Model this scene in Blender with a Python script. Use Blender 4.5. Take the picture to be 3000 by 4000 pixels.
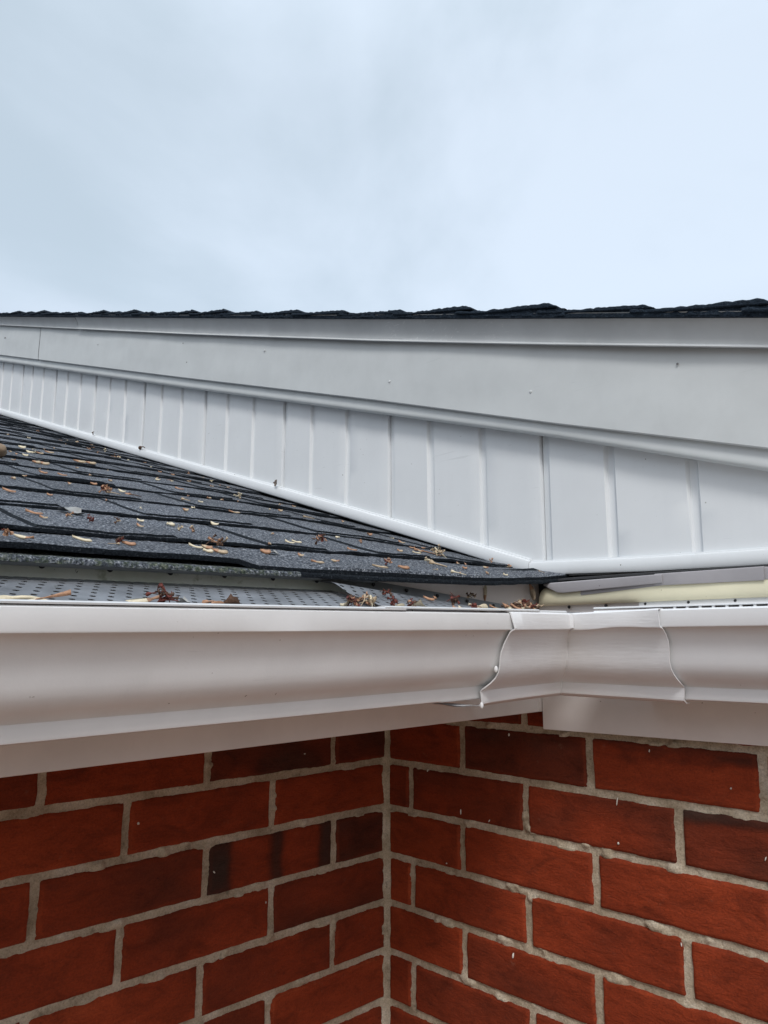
import bpy, bmesh, math, random
import numpy as np
from mathutils import Vector, Matrix
for o in list(bpy.data.objects): bpy.data.objects.remove(o)
S = bpy.context.scene
R = math.radians
# ------------------------------------------------------------------ camera
cd = bpy.data.cameras.new('camera'); cam = bpy.data.objects.new('camera', cd); S.collection.objects.link(cam)
cr = Vector((0.7022, 0.7120, 0.0019)); cu = Vector((0.1188, -0.1198, 0.9857)); cf = Vector((-0.7020, 0.6919, 0.1687))
M3 = Matrix((cr, cu, -cf)).transposed()
cam.matrix_world = Matrix.Translation((0.8728, -0.8660, 0.0)) @ M3.to_4x4()
cd.sensor_fit = 'VERTICAL'; cd.sensor_height = 36.0; cd.lens = 3022.5 / 4000 * 36.0
cd.clip_start = 0.02; cd.clip_end = 500
S.camera = cam
# ------------------------------------------------------------------ sky and light
W = bpy.data.worlds.new('World'); S.world = W; W.use_nodes = True
wn = W.node_tree; wn.nodes.clear(); NN = wn.nodes.new; LK = wn.links.new
SUN_EL = R(46)
out = NN('ShaderNodeOutputWorld')
sky = NN('ShaderNodeTexSky'); sky.sky_type = 'NISHITA'; sky.sun_disc = False
sky.sun_elevation = SUN_EL; sky.air_density = 1.0; sky.dust_density = 4.0
b1 = NN('ShaderNodeBackground'); b1.inputs[1].default_value = 0.05; LK(sky.outputs[0], b1.inputs[0])
tc = NN('ShaderNodeTexCoord')
mp = NN('ShaderNodeMapping'); mp.inputs['Scale'].default_value = (1.0, 1.0, 1.7); mp.inputs['Location'].default_value = (5, 5, 5); LK(tc.outputs['Generated'], mp.inputs[0])
n1 = NN('ShaderNodeTexNoise'); n1.inputs['Scale'].default_value = 1.5; n1.inputs['Detail'].default_value = 7; n1.inputs['Roughness'].default_value = .5; n1.inputs['Distortion'].default_value = .35
LK(mp.outputs[0], n1.inputs['Vector'])
rp = NN('ShaderNodeValToRGB'); rp.color_ramp.interpolation = 'EASE'
rp.color_ramp.elements[0].position = .36; rp.color_ramp.elements[0].color = (.49, .575, .635, 1)
rp.color_ramp.elements[1].position = .58; rp.color_ramp.elements[1].color = (.68, .765, .855, 1)
LK(n1.outputs[0], rp.inputs[0])
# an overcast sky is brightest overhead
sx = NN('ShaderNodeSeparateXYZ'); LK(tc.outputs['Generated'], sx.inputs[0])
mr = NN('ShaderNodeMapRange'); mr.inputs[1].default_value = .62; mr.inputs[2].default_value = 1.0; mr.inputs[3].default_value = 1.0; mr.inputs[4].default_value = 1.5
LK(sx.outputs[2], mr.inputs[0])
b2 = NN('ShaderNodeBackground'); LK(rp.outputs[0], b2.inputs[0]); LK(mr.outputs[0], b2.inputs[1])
# unseen sky near the horizon is dimmed to deepen the shade under the eaves
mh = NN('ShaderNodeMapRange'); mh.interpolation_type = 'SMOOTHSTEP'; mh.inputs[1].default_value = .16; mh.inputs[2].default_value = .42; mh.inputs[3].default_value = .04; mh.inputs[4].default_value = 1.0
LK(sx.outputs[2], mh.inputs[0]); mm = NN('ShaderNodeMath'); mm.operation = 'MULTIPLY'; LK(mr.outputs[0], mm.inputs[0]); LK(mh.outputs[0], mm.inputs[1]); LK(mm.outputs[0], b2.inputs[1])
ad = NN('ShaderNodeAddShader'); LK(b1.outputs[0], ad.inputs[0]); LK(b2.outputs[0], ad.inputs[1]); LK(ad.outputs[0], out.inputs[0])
sl = bpy.data.lights.new('sun', 'SUN'); sl.energy = 1.5; sl.angle = R(14); sl.color = (1, .98, .96)
so = bpy.data.objects.new('sun', sl); S.collection.objects.link(so)
az = R(-45); sd = Vector((math.cos(az) * math.cos(SUN_EL), math.sin(az) * math.cos(SUN_EL), math.sin(SUN_EL)))
so.rotation_euler = sd.to_track_quat('Z', 'Y').to_euler()
sky.sun_rotation = math.pi / 2 - az
S.view_settings.view_transform = 'Standard'; S.view_settings.look = 'None'; S.view_settings.exposure = 0; S.view_settings.gamma = 1

# ------------------------------------------------------------------ helpers
rng = np.random.default_rng(7); random.seed(7)
def _h(ix, iy, s):
    n = (ix.astype(np.int64) * 374761393 + iy.astype(np.int64) * 668265263 + s * 974711) & 0x7fffffff
    n = ((n ^ (n >> 13)) * 1274126177) & 0x7fffffff
    n = (n ^ (n >> 16)) & 0xffff
    return n / 65535.0
def vn(x, y, s=0):
    x = np.asarray(x, float); y = np.asarray(y, float) + 0 * x; x = x + 0 * y
    ix = np.floor(x); iy = np.floor(y); fx = x - ix; fy = y - iy
    fx = fx * fx * (3 - 2 * fx); fy = fy * fy * (3 - 2 * fy)
    a = _h(ix, iy, s); b = _h(ix + 1, iy, s); c = _h(ix, iy + 1, s); d = _h(ix + 1, iy + 1, s)
    return (a * (1 - fx) + b * fx) * (1 - fy) + (c * (1 - fx) + d * fx) * fy - .5
def fbm(x, y, s=0, o=3):
    r = 0; a = 1.0
    for k in range(o): r = r + a * vn(np.asarray(x) * 2 ** k, np.asarray(y) * 2 ** k, s + k * 17); a *= .5
    return r
def mesh(name, V, F, mat, parent=None, smooth=False, mi=None, tint=None):
    me = bpy.data.meshes.new(name); me.from_pydata([tuple(v) for v in V], [], [tuple(f) for f in F])
    for m in (mat if isinstance(mat, (list, tuple)) else [mat]): me.materials.append(m)
    if mi is not None: me.polygons.foreach_set('material_index', np.asarray(mi, dtype=np.int32))
    if smooth: me.polygons.foreach_set('use_smooth', np.ones(len(me.polygons), dtype=bool))
    if tint is not None:
        a = me.attributes.new('tint', 'FLOAT', 'POINT'); a.data.foreach_set('value', np.asarray(tint, dtype=np.float32))
    me.update()
    o = bpy.data.objects.new(name, me); S.collection.objects.link(o)
    if parent is not None: o.parent = parent
    return o
def tag(o, label, cat, group=None, kind=None):
    if label: o['label'] = label
    if cat: o['category'] = cat
    if group: o['group'] = group
    if kind: o['kind'] = kind
    return o
def thing(name, label, cat, group=None, loc=(0, 0, 0)):
    o = bpy.data.objects.new(name, None); S.collection.objects.link(o); o.location = loc; o.empty_display_size = .05
    return tag(o, label, cat, group)
class MB:
    def __init__(s): s.V = []; s.F = []; s.M = []; s.T = []
    def add(s, V, F, m=0, t=0.):
        b = len(s.V); s.V += [tuple(v) for v in V]; s.F += [tuple(b + i for i in f) for f in F]; s.M += [m] * len(F)
        s.T += list(t) if np.ndim(t) else [t] * len(V)
    def grid(s, P, m=0, t=0., flip=False):           # P: (nu,nv,3)
        P = np.asarray(P); nu, nv = P.shape[:2]
        i = np.arange(nu * nv).reshape(nu, nv)
        q = np.stack([i[:-1, :-1], i[1:, :-1], i[1:, 1:], i[:-1, 1:]], -1).reshape(-1, 4)
        if flip: q = q[:, ::-1]
        s.add(P.reshape(-1, 3).tolist(), q.tolist(), m, t.reshape(-1).tolist() if np.ndim(t) else t)
    def box(s, a, b, m=0, t=0.):
        x0, y0, z0 = a; x1, y1, z1 = b
        s.add([(x0, y0, z0), (x1, y0, z0), (x1, y1, z0), (x0, y1, z0), (x0, y0, z1), (x1, y0, z1), (x1, y1, z1), (x0, y1, z1)],
              [(0, 3, 2, 1), (4, 5, 6, 7), (0, 1, 5, 4), (1, 2, 6, 5), (2, 3, 7, 6), (3, 0, 4, 7)], m, t)
    def build(s, name, mat, parent=None, smooth=False, tint=False):
        return mesh(name, s.V, s.F, mat, parent, smooth, s.M, s.T if tint else None)
def sharp(o, ang=35):
    me = o.data; bm = bmesh.new(); bm.from_mesh(me)
    bmesh.ops.recalc_face_normals(bm, faces=bm.faces)
    for e in bm.edges:
        if len(e.link_faces) == 2: e.smooth = e.calc_face_angle(0) < R(ang)
    for f in bm.faces: f.smooth = True
    bm.to_mesh(me); bm.free(); return o
def thick2d(pts, t):                                 # closed outline of a bent sheet: pts + inner offset
    P = np.array(pts, float); n = len(P); N = np.zeros_like(P)
    d = np.diff(P, axis=0); d /= np.linalg.norm(d, axis=1)[:, None] + 1e-12; nn = np.stack([-d[:, 1], d[:, 0]], 1)
    N[0] = nn[0]; N[-1] = nn[-1]
    for i in range(1, n - 1):
        v = nn[i - 1] + nn[i]; v /= np.linalg.norm(v) + 1e-9; N[i] = v / max(.5, v @ nn[i])
    return np.vstack([P, (P + N * t)[::-1]])
def sweep(name, stations, fn, mat, parent=None, ang=35, cap=True):
    """stations: list of parameters; fn(s) -> (k,3) closed loop of points"""
    L = [np.asarray(fn(s)) for s in stations]; k = len(L[0]); V = np.vstack(L); F = []
    for i in range(len(L) - 1):
        for j in range(k):
            a = i * k + j; b = i * k + (j + 1) % k
            F.append((a, b, b + k, a + k))
    if cap:
        # caps as quads of a bent sheet (first half / second half of loop)
        h = k // 2
        for base in (0, (len(L) - 1) * k):
            for j in range(h - 1): F.append((base + j, base + j + 1, base + k - 2 - j, base + k - 1 - j))
    return sharp(mesh(name, V, F, mat, parent), ang)

# ------------------------------------------------------------------ materials
def mat(name, rough=.5, spec=.5, metal=0.):
    m = bpy.data.materials.new(name); m.use_nodes = True; nt = m.node_tree; b = nt.nodes['Principled BSDF']
    b.inputs['Roughness'].default_value = rough; b.inputs['Specular IOR Level'].default_value = spec; b.inputs['Metallic'].default_value = metal
    return m, nt, b
def noise(nt, scale, detail=4, rough=.55, vec=None, sc=(1, 1, 1), dist=0., w=None):
    n = nt.nodes.new('ShaderNodeTexNoise'); n.inputs['Scale'].default_value = scale; n.inputs['Detail'].default_value = detail
    n.inputs['Roughness'].default_value = rough; n.inputs['Distortion'].default_value = dist
    if vec is None:
        t = nt.nodes.get('TC') or nt.nodes.new('ShaderNodeTexCoord'); t.name = 'TC'; vec = t.outputs['Object']
    mp = nt.nodes.new('ShaderNodeMapping'); mp.inputs['Scale'].default_value = sc; nt.links.new(vec, mp.inputs[0]); nt.links.new(mp.outputs[0], n.inputs['Vector'])
    if w: mp.inputs['Location'].default_value = w
    return n.outputs[0]
def ramp(nt, src, stops):
    r = nt.nodes.new('ShaderNodeValToRGB'); e = r.color_ramp.elements
    while len(e) < len(stops): e.new(.5)
    for i, (p, c) in enumerate(stops): e[i].position = p; e[i].color = (*c, 1) if len(c) == 3 else c
    nt.links.new(src, r.inputs[0]); return r.outputs[0]
def mix(nt, f, a, b, mode='MIX'):
    m = nt.nodes.new('ShaderNodeMix'); m.data_type = 'RGBA'; m.blend_type = mode
    for s, v in ((m.inputs[0], f), (m.inputs[6], a), (m.inputs[7], b)):
        if hasattr(v, 'links') or hasattr(v, 'is_linked'): nt.links.new(v, s)
        elif isinstance(v, (int, float)): s.default_value = v
        else: s.default_value = (*v, 1)
    return m.outputs[2]
def bump(nt, b, src, strength, dist, prev=None):
    n = nt.nodes.new('ShaderNodeBump'); n.inputs['Strength'].default_value = strength; n.inputs['Distance'].default_value = dist
    nt.links.new(src, n.inputs['Height'])
    if prev is not None: nt.links.new(prev, n.inputs['Normal'])
    nt.links.new(n.outputs[0], b.inputs['Normal']); return n.outputs[0]
g3 = lambda v: (v, v, v)
def painted(name, col, rough=.38, stain=.06, dirt=(.30, .29, .22), specks=True, brush=False, along=(1, 1, 1), wave=.0006):
    m, nt, b = mat(name, rough, .4)
    c2 = tuple(v * (1 - stain) for v in col)
    c = mix(nt, ramp(nt, noise(nt, 14, 5, .6, sc=along), [(.38, g3(0)), (.66, g3(1))]), col, c2)
    # faint rain streaks
    st = ramp(nt, noise(nt, 60, 3, .6, sc=(1, 1, .12)), [(.5, g3(0)), (.75, g3(.25))])
    c = mix(nt, st, c, tuple(v * .93 for v in col))
    sc_ = ramp(nt, noise(nt, 26, 6, .75, sc=(1, 1, .5), w=(2, 5, 1)), [(.60, g3(0)), (.74, g3(.25))])
    c = mix(nt, sc_, c, tuple(v * .84 for v in col))
    sr = ramp(nt, noise(nt, 90, 3, .6, sc=(.15, .15, 1.6), dist=.8, w=(7, 1, 3)), [(.70, g3(0)), (.74, g3(.5))])
    c = mix(nt, sr, c, tuple(v * .82 for v in col))
    if specks:
        s = ramp(nt, noise(nt, 170, 2, .5), [(.765, g3(0)), (.785, g3(.8))])
        c = mix(nt, s, c, dirt)
    nt.links.new(c, b.inputs['Base Color'])
    r = ramp(nt, noise(nt, 40, 4, .6), [(.3, g3(rough - .06)), (.7, g3(rough + .12))]); nt.links.new(r, b.inputs['Roughness'])
    p = bump(nt, b, noise(nt, 5, 2, .5, sc=along), .5, wave * 8)
    if brush:
        p = bump(nt, b, noise(nt, 420, 3, .6, sc=(.09, .09, 1.0)), .35, .0008, p)
        p = bump(nt, b, noise(nt, 30, 3, .6), .3, .002, p)
    else:
        bump(nt, b, noise(nt, 500, 2, .5), .12, .0004, p)
    return m
WHITE = painted('white_gutter_paint', (.83, .835, .84), rough=.34, stain=.06, dirt=(.25, .22, .2))
WHITE_R = painted('white_gutter_paint_cool', (.81, .825, .845), rough=.38, stain=.05)
BRUSHED = painted('brush_painted_white', (.83, .84, .855), rough=.42, stain=.06, brush=True, specks=False)
SIDING = painted('white_vinyl', (.735, .765, .785), rough=.42, stain=.03, specks=True, dirt=(.3, .3, .28), wave=.0004)
TRIM = painted('white_vinyl_trim', (.75, .78, .80), rough=.36, stain=.03, specks=True, dirt=(.15, .14, .1), wave=.0002)
RAKE = painted('grey_white_aluminium', (.61, .64, .645), rough=.42, stain=.07, specks=False)
DRIP = painted('dull_white_drip_edge', (.55, .575, .585), rough=.45, stain=.10, specks=False)
FASC = painted('white_fascia_aluminium', (.78, .74, .725), rough=.45, stain=.08, dirt=(.2, .15, .12))
GREYM = painted('mauve_grey_flashing', (.36, .345, .36), rough=.5, stain=.12, dirt=(.12, .1, .1))
CREAM = painted('cream_board', (.80, .755, .56), rough=.55, stain=.10, dirt=(.3, .25, .15))
def add_scuffs(m):
    nt = m.node_tree; b = nt.nodes['Principled BSDF']; src = b.inputs['Base Color'].links[0].from_socket
    t = nt.nodes['TC']; sp = nt.nodes.new('ShaderNodeSeparateXYZ'); nt.links.new(t.outputs['Object'], sp.inputs[0])
    w = ramp(nt, sp.outputs[0], [(0, g3(0)), (.02, g3(1)), (.20, g3(1)), (.30, g3(0))])      # a stretch of old scrapes
    k = ramp(nt, noise(nt, 60, 5, .8, sc=(.6, 1, 1.6), dist=2.2), [(.60, g3(0)), (.64, g3(.8))])
    nt.links.new(mix(nt, mix(nt, 1.0, k, w, 'MULTIPLY'), src, (.72, .74, .74)), b.inputs['Base Color'])
add_scuffs(DRIP)
def flange_mat():
    m, nt, b = mat('weathered_guard_flange', .5, .4)
    c = mix(nt, ramp(nt, noise(nt, 22, 5, .65), [(.35, g3(0)), (.7, g3(1))]), (.66, .69, .64), (.52, .57, .49))
    s = ramp(nt, noise(nt, 160, 4, .6), [(.69, g3(0)), (.72, g3(1))]); c = mix(nt, s, c, (.04, .05, .025))
    g = ramp(nt, noise(nt, 45, 4, .7, w=(3, 1, 5)), [(.58, g3(0)), (.74, g3(.8))]); c = mix(nt, g, c, (.17, .2, .1))
    nt.links.new(c, b.inputs['Base Color']); bump(nt, b, noise(nt, 300, 3), .2, .0008); return m
FLANGE = flange_mat()
def simple(name, col, rough=.6, var=.25, nscale=60, bs=.3, bd=.001, spec=.4, metal=0.):
    m, nt, b = mat(name, rough, spec, metal)
    c = mix(nt, ramp(nt, noise(nt, nscale, 4, .6), [(.3, g3(0)), (.7, g3(1))]), tuple(v * (1 + var) for v in col), tuple(v * (1 - var) for v in col))
    nt.links.new(c, b.inputs['Base Color']); bump(nt, b, noise(nt, nscale * 3, 3), bs, bd); return m
DARKHOLE = simple('dark_screw', (.02, .02, .022), .6)
BLACKGAP = simple('dark_underlay', (.018, .018, .02), .8)
INNER = simple('gutter_inside', (.10, .09, .08), .7)
WOOD = simple('sheathing', (.12, .09, .06), .8)
def guard_mat(slope_pitch=(.0130, .0100)):
    # perforated aluminium sheet: staggered elliptical holes really see through
    m, nt, b = mat('perforated_aluminium', .38, .5, .25)
    t = nt.nodes.new('ShaderNodeTexCoord'); t.name = 'TC'
    uv = nt.nodes.new('ShaderNodeUVMap'); sp = nt.nodes.new('ShaderNodeSeparateXYZ'); nt.links.new(uv.outputs[0], sp.inputs[0])
    def mth(op, a, bb=None):
        n = nt.nodes.new('ShaderNodeMath'); n.operation = op
        for i, v in enumerate((a, bb)):
            if v is None: continue
            if isinstance(v, (int, float)): n.inputs[i].default_value = v
            else: nt.links.new(v, n.inputs[i])
        return n.outputs[0]
    v = mth('DIVIDE', sp.outputs[1], slope_pitch[1]); row = mth('FLOOR', v); fv = mth('SUBTRACT', mth('SUBTRACT', v, row), .5)
    off = mth('MULTIPLY', row, .61)
    u = mth('ADD', mth('DIVIDE', sp.outputs[0], slope_pitch[0]), off); fu = mth('SUBTRACT', mth('FRACT', u), .5)
    du = mth('MULTIPLY', fu, slope_pitch[0] / .0022); dv = mth('MULTIPLY', fv, slope_pitch[1] / .0021)
    d = mth('ADD', mth('MULTIPLY', du, du), mth('MULTIPLY', dv, dv))
    hole = mth('LESS_THAN', d, 1.0)
    c = mix(nt, ramp(nt, noise(nt, 18, 5, .7), [(.35, g3(0)), (.68, g3(1))]), (.27, .285, .31), (.15, .16, .175))
    s = ramp(nt, noise(nt, 90, 4, .7), [(.62, g3(0)), (.70, g3(.8))]); c = mix(nt, s, c, (.10, .11, .09))
    nt.links.new(c, b.inputs['Base Color'])
    nt.links.new(ramp(nt, noise(nt, 30, 4, .6), [(.3, g3(.28)), (.7, g3(.55))]), b.inputs['Roughness'])
    rim = mth('MULTIPLY', mth('LESS_THAN', d, 2.2), mth('SUBTRACT', 2.2, d))
    bump(nt, b, rim, .2, .0005)
    tr = nt.nodes.new('ShaderNodeBsdfTransparent'); mx = nt.nodes.new('ShaderNodeMixShader'); o = nt.nodes['Material Output']
    nt.links.new(hole, mx.inputs[0]); nt.links.new(b.outputs[0], mx.inputs[1]); nt.links.new(tr.outputs[0], mx.inputs[2]); nt.links.new(mx.outputs[0], o.inputs[0])
    return m
GUARD = guard_mat()
def shingle_mat():
    m, nt, b = mat('asphalt_shingle', .85, .35)
    f = noise(nt, 400, 3, .75)
    c = ramp(nt, f, [(.36, (.010, .013, .019)), (.46, (.055, .064, .080)), (.55, (.14, .157, .187)), (.66, (.50, .52, .55))])
    pat = ramp(nt, noise(nt, 6, 4, .6), [(.35, g3(.75)), (.65, g3(1.15))]); c = mix(nt, 1.0, c, pat, 'MULTIPLY')
    moss = nt.nodes.new('ShaderNodeAttribute'); moss.attribute_name = 'tint'
    mf = nt.nodes.new('ShaderNodeMath'); mf.operation = 'MULTIPLY'; nt.links.new(moss.outputs['Fac'], mf.inputs[0])
    nt.links.new(ramp(nt, noise(nt, 130, 5, .7), [(.42, g3(0)), (.6, g3(1))]), mf.inputs[1])
    mc = ramp(nt, noise(nt, 330, 3, .7), [(.4, (.018, .03, .018)), (.55, (.08, .10, .07)), (.68, (.33, .33, .26))])
    c = mix(nt, mf.outputs[0], c, mc)
    nt.links.new(c, b.inputs['Base Color'])
    p = bump(nt, b, f, 1.0, .0032); bump(nt, b, noise(nt, 1300, 2, .5), .5, .0006, p)
    return m
SHING = shingle_mat()
def cut_mat():
    m, nt, b = mat('asphalt_cut_edge', .9, .15)
    c = ramp(nt, noise(nt, 480, 3, .7), [(.40, (.004, .006, .009)), (.62, (.012, .016, .021)), (.76, (.10, .11, .12))])
    nt.links.new(c, b.inputs['Base Color']); bump(nt, b, noise(nt, 600, 3), .8, .0015); return m
CUT = cut_mat()
def rake_shingle_mat():
    m, nt, b = mat('shingle_cut_edge', .9, .25)
    c = ramp(nt, noise(nt, 420, 3, .7), [(.35, (.006, .012, .020)), (.6, (.016, .028, .045)), (.74, (.07, .09, .11))])
    nt.links.new(c, b.inputs['Base Color']); bump(nt, b, noise(nt, 500, 3), .8, .002); return m
RSHING = rake_shingle_mat()
def brick_mat():
    m, nt, b = mat('red_brick', .82, .25)
    a = nt.nodes.new('ShaderNodeAttribute'); a.attribute_name = 'tint'
    base = ramp(nt, a.outputs['Fac'], [(0, (.040, .027, .021)), (.25, (.085, .020, .010)), (.55, (.235, .034, .010)), (.8, (.32, .050, .015)), (1, (.43, .09, .032))])
    f = ramp(nt, noise(nt, 17, 8, .72, sc=(1, 1, 2.0), dist=.9), [(.3, g3(.6)), (.5, g3(1)), (.72, g3(1.25))])
    c = mix(nt, 1.0, base, f, 'MULTIPLY')
    # fine dark wrinkles that run along the brick
    wr = ramp(nt, noise(nt, 55, 6, .7, sc=(.55, .55, 3.2), dist=1.6), [(.475, g3(0)), (.498, g3(.42)), (.52, g3(0))])
    c = mix(nt, wr, c, (.07, .015, .01))
    fine = ramp(nt, noise(nt, 420, 3, .7), [(.3, g3(.8)), (.7, g3(1.18))]); c = mix(nt, 1.0, c, fine, 'MULTIPLY')
    pit = ramp(nt, noise(nt, 190, 3, .6, w=(9, 2, 6)), [(.24, g3(.85)), (.31, g3(0))]); c = mix(nt, pit, c, (.035, .012, .008))
    ash = ramp(nt, noise(nt, 34, 6, .75, w=(2, 8, 6)), [(.62, g3(0)), (.80, g3(.45))]); c = mix(nt, ash, c, (.30, .17, .12))
    sp = ramp(nt, noise(nt, 230, 2, .5, w=(4, 4, 4)), [(.80, g3(0)), (.83, g3(.7))]); c = mix(nt, sp, c, (.6, .5, .42))
    nt.links.new(c, b.inputs['Base Color'])
    p = bump(nt, b, noise(nt, 70, 6, .72, sc=(.7, .7, 2.0), dist=1.0), .65, .0032); bump(nt, b, noise(nt, 420, 4, .7), .5, .0012, p)
    return m
BRICK = brick_mat()
def mortar_mat():
    m, nt, b = mat('mortar', .95, .15)
    c = ramp(nt, noise(nt, 16, 6, .7), [(.3, (.29, .235, .165)), (.5, (.50, .425, .32)), (.7, (.68, .62, .52))])
    f = ramp(nt, noise(nt, 500, 4, .75), [(.28, g3(.6)), (.5, g3(1)), (.75, g3(1.3))]); c = mix(nt, 1.0, c, f, 'MULTIPLY')
    d = ramp(nt, noise(nt, 70, 4, .7, w=(1, 7, 2)), [(.60, g3(0)), (.70, g3(.6))]); c = mix(nt, d, c, (.13, .12, .09))
    nt.links.new(c, b.inputs['Base Color']); p = bump(nt, b, noise(nt, 350, 5, .75), .9, .002); return m
MORTAR = mortar_mat()
FLECK = simple('white_paint_fleck', (.7, .68, .62), .5)

# ------------------------------------------------------------------ ground
def ground():
    m, nt, b = mat('paving', .95, .1)
    c = ramp(nt, noise(nt, 3, 8, .7), [(.35, (.20, .15, .115)), (.55, (.27, .21, .165)), (.7, (.31, .25, .21))]); nt.links.new(c, b.inputs['Base Color'])
    bump(nt, b, noise(nt, 30, 5), .5, .02)
    n = 24; xs = np.linspace(-150, 150, n); P = np.zeros((n, n, 3)); P[..., 0] = xs[:, None]; P[..., 1] = xs[None]; P[..., 2] = -2.6
    o = MB(); o.grid(P); g = o.build('ground', [m]); g['kind'] = 'structure'
ground()

# ------------------------------------------------------------------ brick walls
ZA, HB = -.1753, .067
ODD_R = [.052 + .2035 * k for k in range(0, 12)]; EVEN_R = [.149 + .2025 * k for k in range(0, 12)]
ODD_L = [.211 + .2065 * k for k in range(0, 10)]; EVEN_L = [.104 + .2075 * k for k in range(0, 10)]
def brick_wall(name, side, label):
    mb = MB()
    def put(s, z, d):                                # s along, z up, d out of the wall (towards the viewer)
        s, z, d = np.broadcast_arrays(s, z, d)
        return np.stack([s, -d, z], -1) if side == 'R' else np.stack([d, -s, z], -1)
    flip = side == 'L'
    rows = range(-2, 35)
    top_row = -2 if side == 'R' else -1
    for r in rows:
        if r < top_row: continue
        zt = ZA - (r - 1) * HB; zb = zt - HB
        J = (ODD_R if r % 2 else EVEN_R) if side == 'R' else (ODD_L if r % 2 else EVEN_L)
        jit = [j + .0035 * (random.random() - .5) for j in J]
        edges = [0.0008 + .002 * random.random() if side == 'R' else -.0032 + .0015 * random.random()] + jit
        for k in range(len(edges) - 1):
            s0 = edges[k] + (.0034 + .0010 * random.random()); s1 = edges[k + 1] - (.0034 + .0010 * random.random())
            z0 = zb + .0030 + .0010 * random.random(); z1 = zt - .0030 - .0010 * random.random()
            near = s0 < .95 and r < 9
            nu = max(5, int((s1 - s0) / (.0028 if near else .03))); nz = int((z1 - z0) / (.0028 if near else .018)) + 2
            u = np.linspace(0, 1, nu)[:, None] + np.zeros((1, nz)); v = np.linspace(0, 1, nz)[None] + np.zeros((nu, 1))
            if near:  # tighter rows at the rounded arrises
                u = u + 0; v = v + 0
            su = s0 + (s1 - s0) * u; zv = z0 + (z1 - z0) * v
            sd_ = random.randint(0, 9999)
            wob = .0009
            su = su + wob * fbm(zv * 70 + sd_, su * 20, 3) * (np.abs(u - .5) * 2) ** 6 * 1.6
            zv = zv + wob * fbm(su * 45 + sd_, zv * 10, 5) * (np.abs(v - .5) * 2) ** 6 * 1.4
            du = np.minimum(u, 1 - u) * (s1 - s0); dv = np.minimum(v, 1 - v) * (z1 - z0)
            e = np.minimum(du, dv); rr = .0032
            h = -.0045 * np.clip(1 - e / rr, 0, 1) ** 2.5
            if near:
                h = h + .0010 * fbm(su * 30, zv * 90, sd_) + .0006 * fbm(su * 120, zv * 260, sd_)
            dep = .0008 * (random.random() - .5)
            # tint: general redness; some darker or banded (flashed) bricks
            t = .56 + .24 * (random.random() - .5) + .24 * fbm(su * 11, zv * 18, sd_) + .16 * np.clip(1 - e / .007, 0, 1) * (e > .0022) * (random.random() > .3)
            if side == 'L' and r == 2 and k == 1:
                x = u + .03 * fbm(zv * 45, su * 3, 4); sg = lambda a, w: 1 / (1 + np.exp(-(x - a) / w))
                t = np.clip(t, .4, .6) - .46 * (sg(.84, .012) + sg(.43, .012) * (1 - sg(.53, .016)) + 1 - sg(.12, .012)); t = np.clip(t, .03, 1)
            elif (side == 'L' and ((r == 3 and k == 0) or (r == 0 and k in (0, 1)) or (r == 2 and k == 0))): t = t - .26
            elif side == 'R' and ((r == 0 and k == 1) or (r == 1 and k == 0)): t = t - .15
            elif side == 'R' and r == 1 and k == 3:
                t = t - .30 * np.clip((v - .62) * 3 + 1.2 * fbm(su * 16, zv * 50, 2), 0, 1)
            elif random.random() < .12: t = t - .2
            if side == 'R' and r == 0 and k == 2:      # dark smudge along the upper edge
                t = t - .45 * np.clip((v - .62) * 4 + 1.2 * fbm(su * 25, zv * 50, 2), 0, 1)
            mb.grid(put(su, zv, h + dep), 0, np.clip(t, .02, 1), flip)
    # mortar bed between the bricks
    ztop = ZA - (top_row - 1) * HB
    step = .0022
    ss = np.arange(-.004 if side == 'R' else 0.0, .96, step); zz = np.arange(-.80, ztop, step)
    s = ss[:, None] + 0 * zz[None]; z = 0 * ss[:, None] + zz[None]
    rr_ = np.floor((ZA - z) / HB) + 1
    dz = np.abs((ZA - z) / HB - np.round((ZA - z) / HB)) * HB
    def nearest(s, J): J = np.array(J); return np.min(np.abs(s[..., None] - J), -1)
    J1 = ODD_R if side == 'R' else ODD_L; J2 = EVEN_R if side == 'R' else EVEN_L
    ds = np.where(rr_.astype(int) % 2 == 1, nearest(s, J1), nearest(s, J2))
    dj = np.minimum(dz, ds); dj = np.minimum(dj, np.abs(s - .003))
    inj = np.clip(1 - dj / .0075, 0, 1)
    d = -.0030 + .0011 * fbm(s * 120, z * 120, 11) + .0007 * fbm(s * 500, z * 500, 12)
    sm = fbm(s * 38, z * 60, 21)                      # squeezed-out mortar lips over the arrises
    d = d + np.clip((sm - .26) * .018, 0, .0042) * (dj < .0085) * np.clip(inj * 3, 0, 1)
    d = np.where(dj > .012, -.0045, d)
    d = np.maximum(d, .0042 * (1 - s / .0062) - .0004 + .0030 * fbm(z * 34, s * 12, 31) + .0010 * fbm(z * 160, s * 160, 33))   # thick uneven corner joint
    mb.grid(put(s, z, d), 1, 0., flip)
    def flat(s0, s1, z0, z1):
        P = put(np.array([[s0, s0], [s1, s1]]), np.array([[z0, z1], [z0, z1]]), -.0032); mb.grid(P, 1, 0., flip)
    flat(.956, 2.5, -2.7, ztop); flat(0, .956, -2.7, -.7995)
    # body of the wall behind the face
    if side == 'R': mb.box((-.0, .006, -2.7), (2.5, .10, ztop), 1)
    else: mb.box((-.10, -2.15, -2.7), (-.006, .1, ztop), 1)
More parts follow.
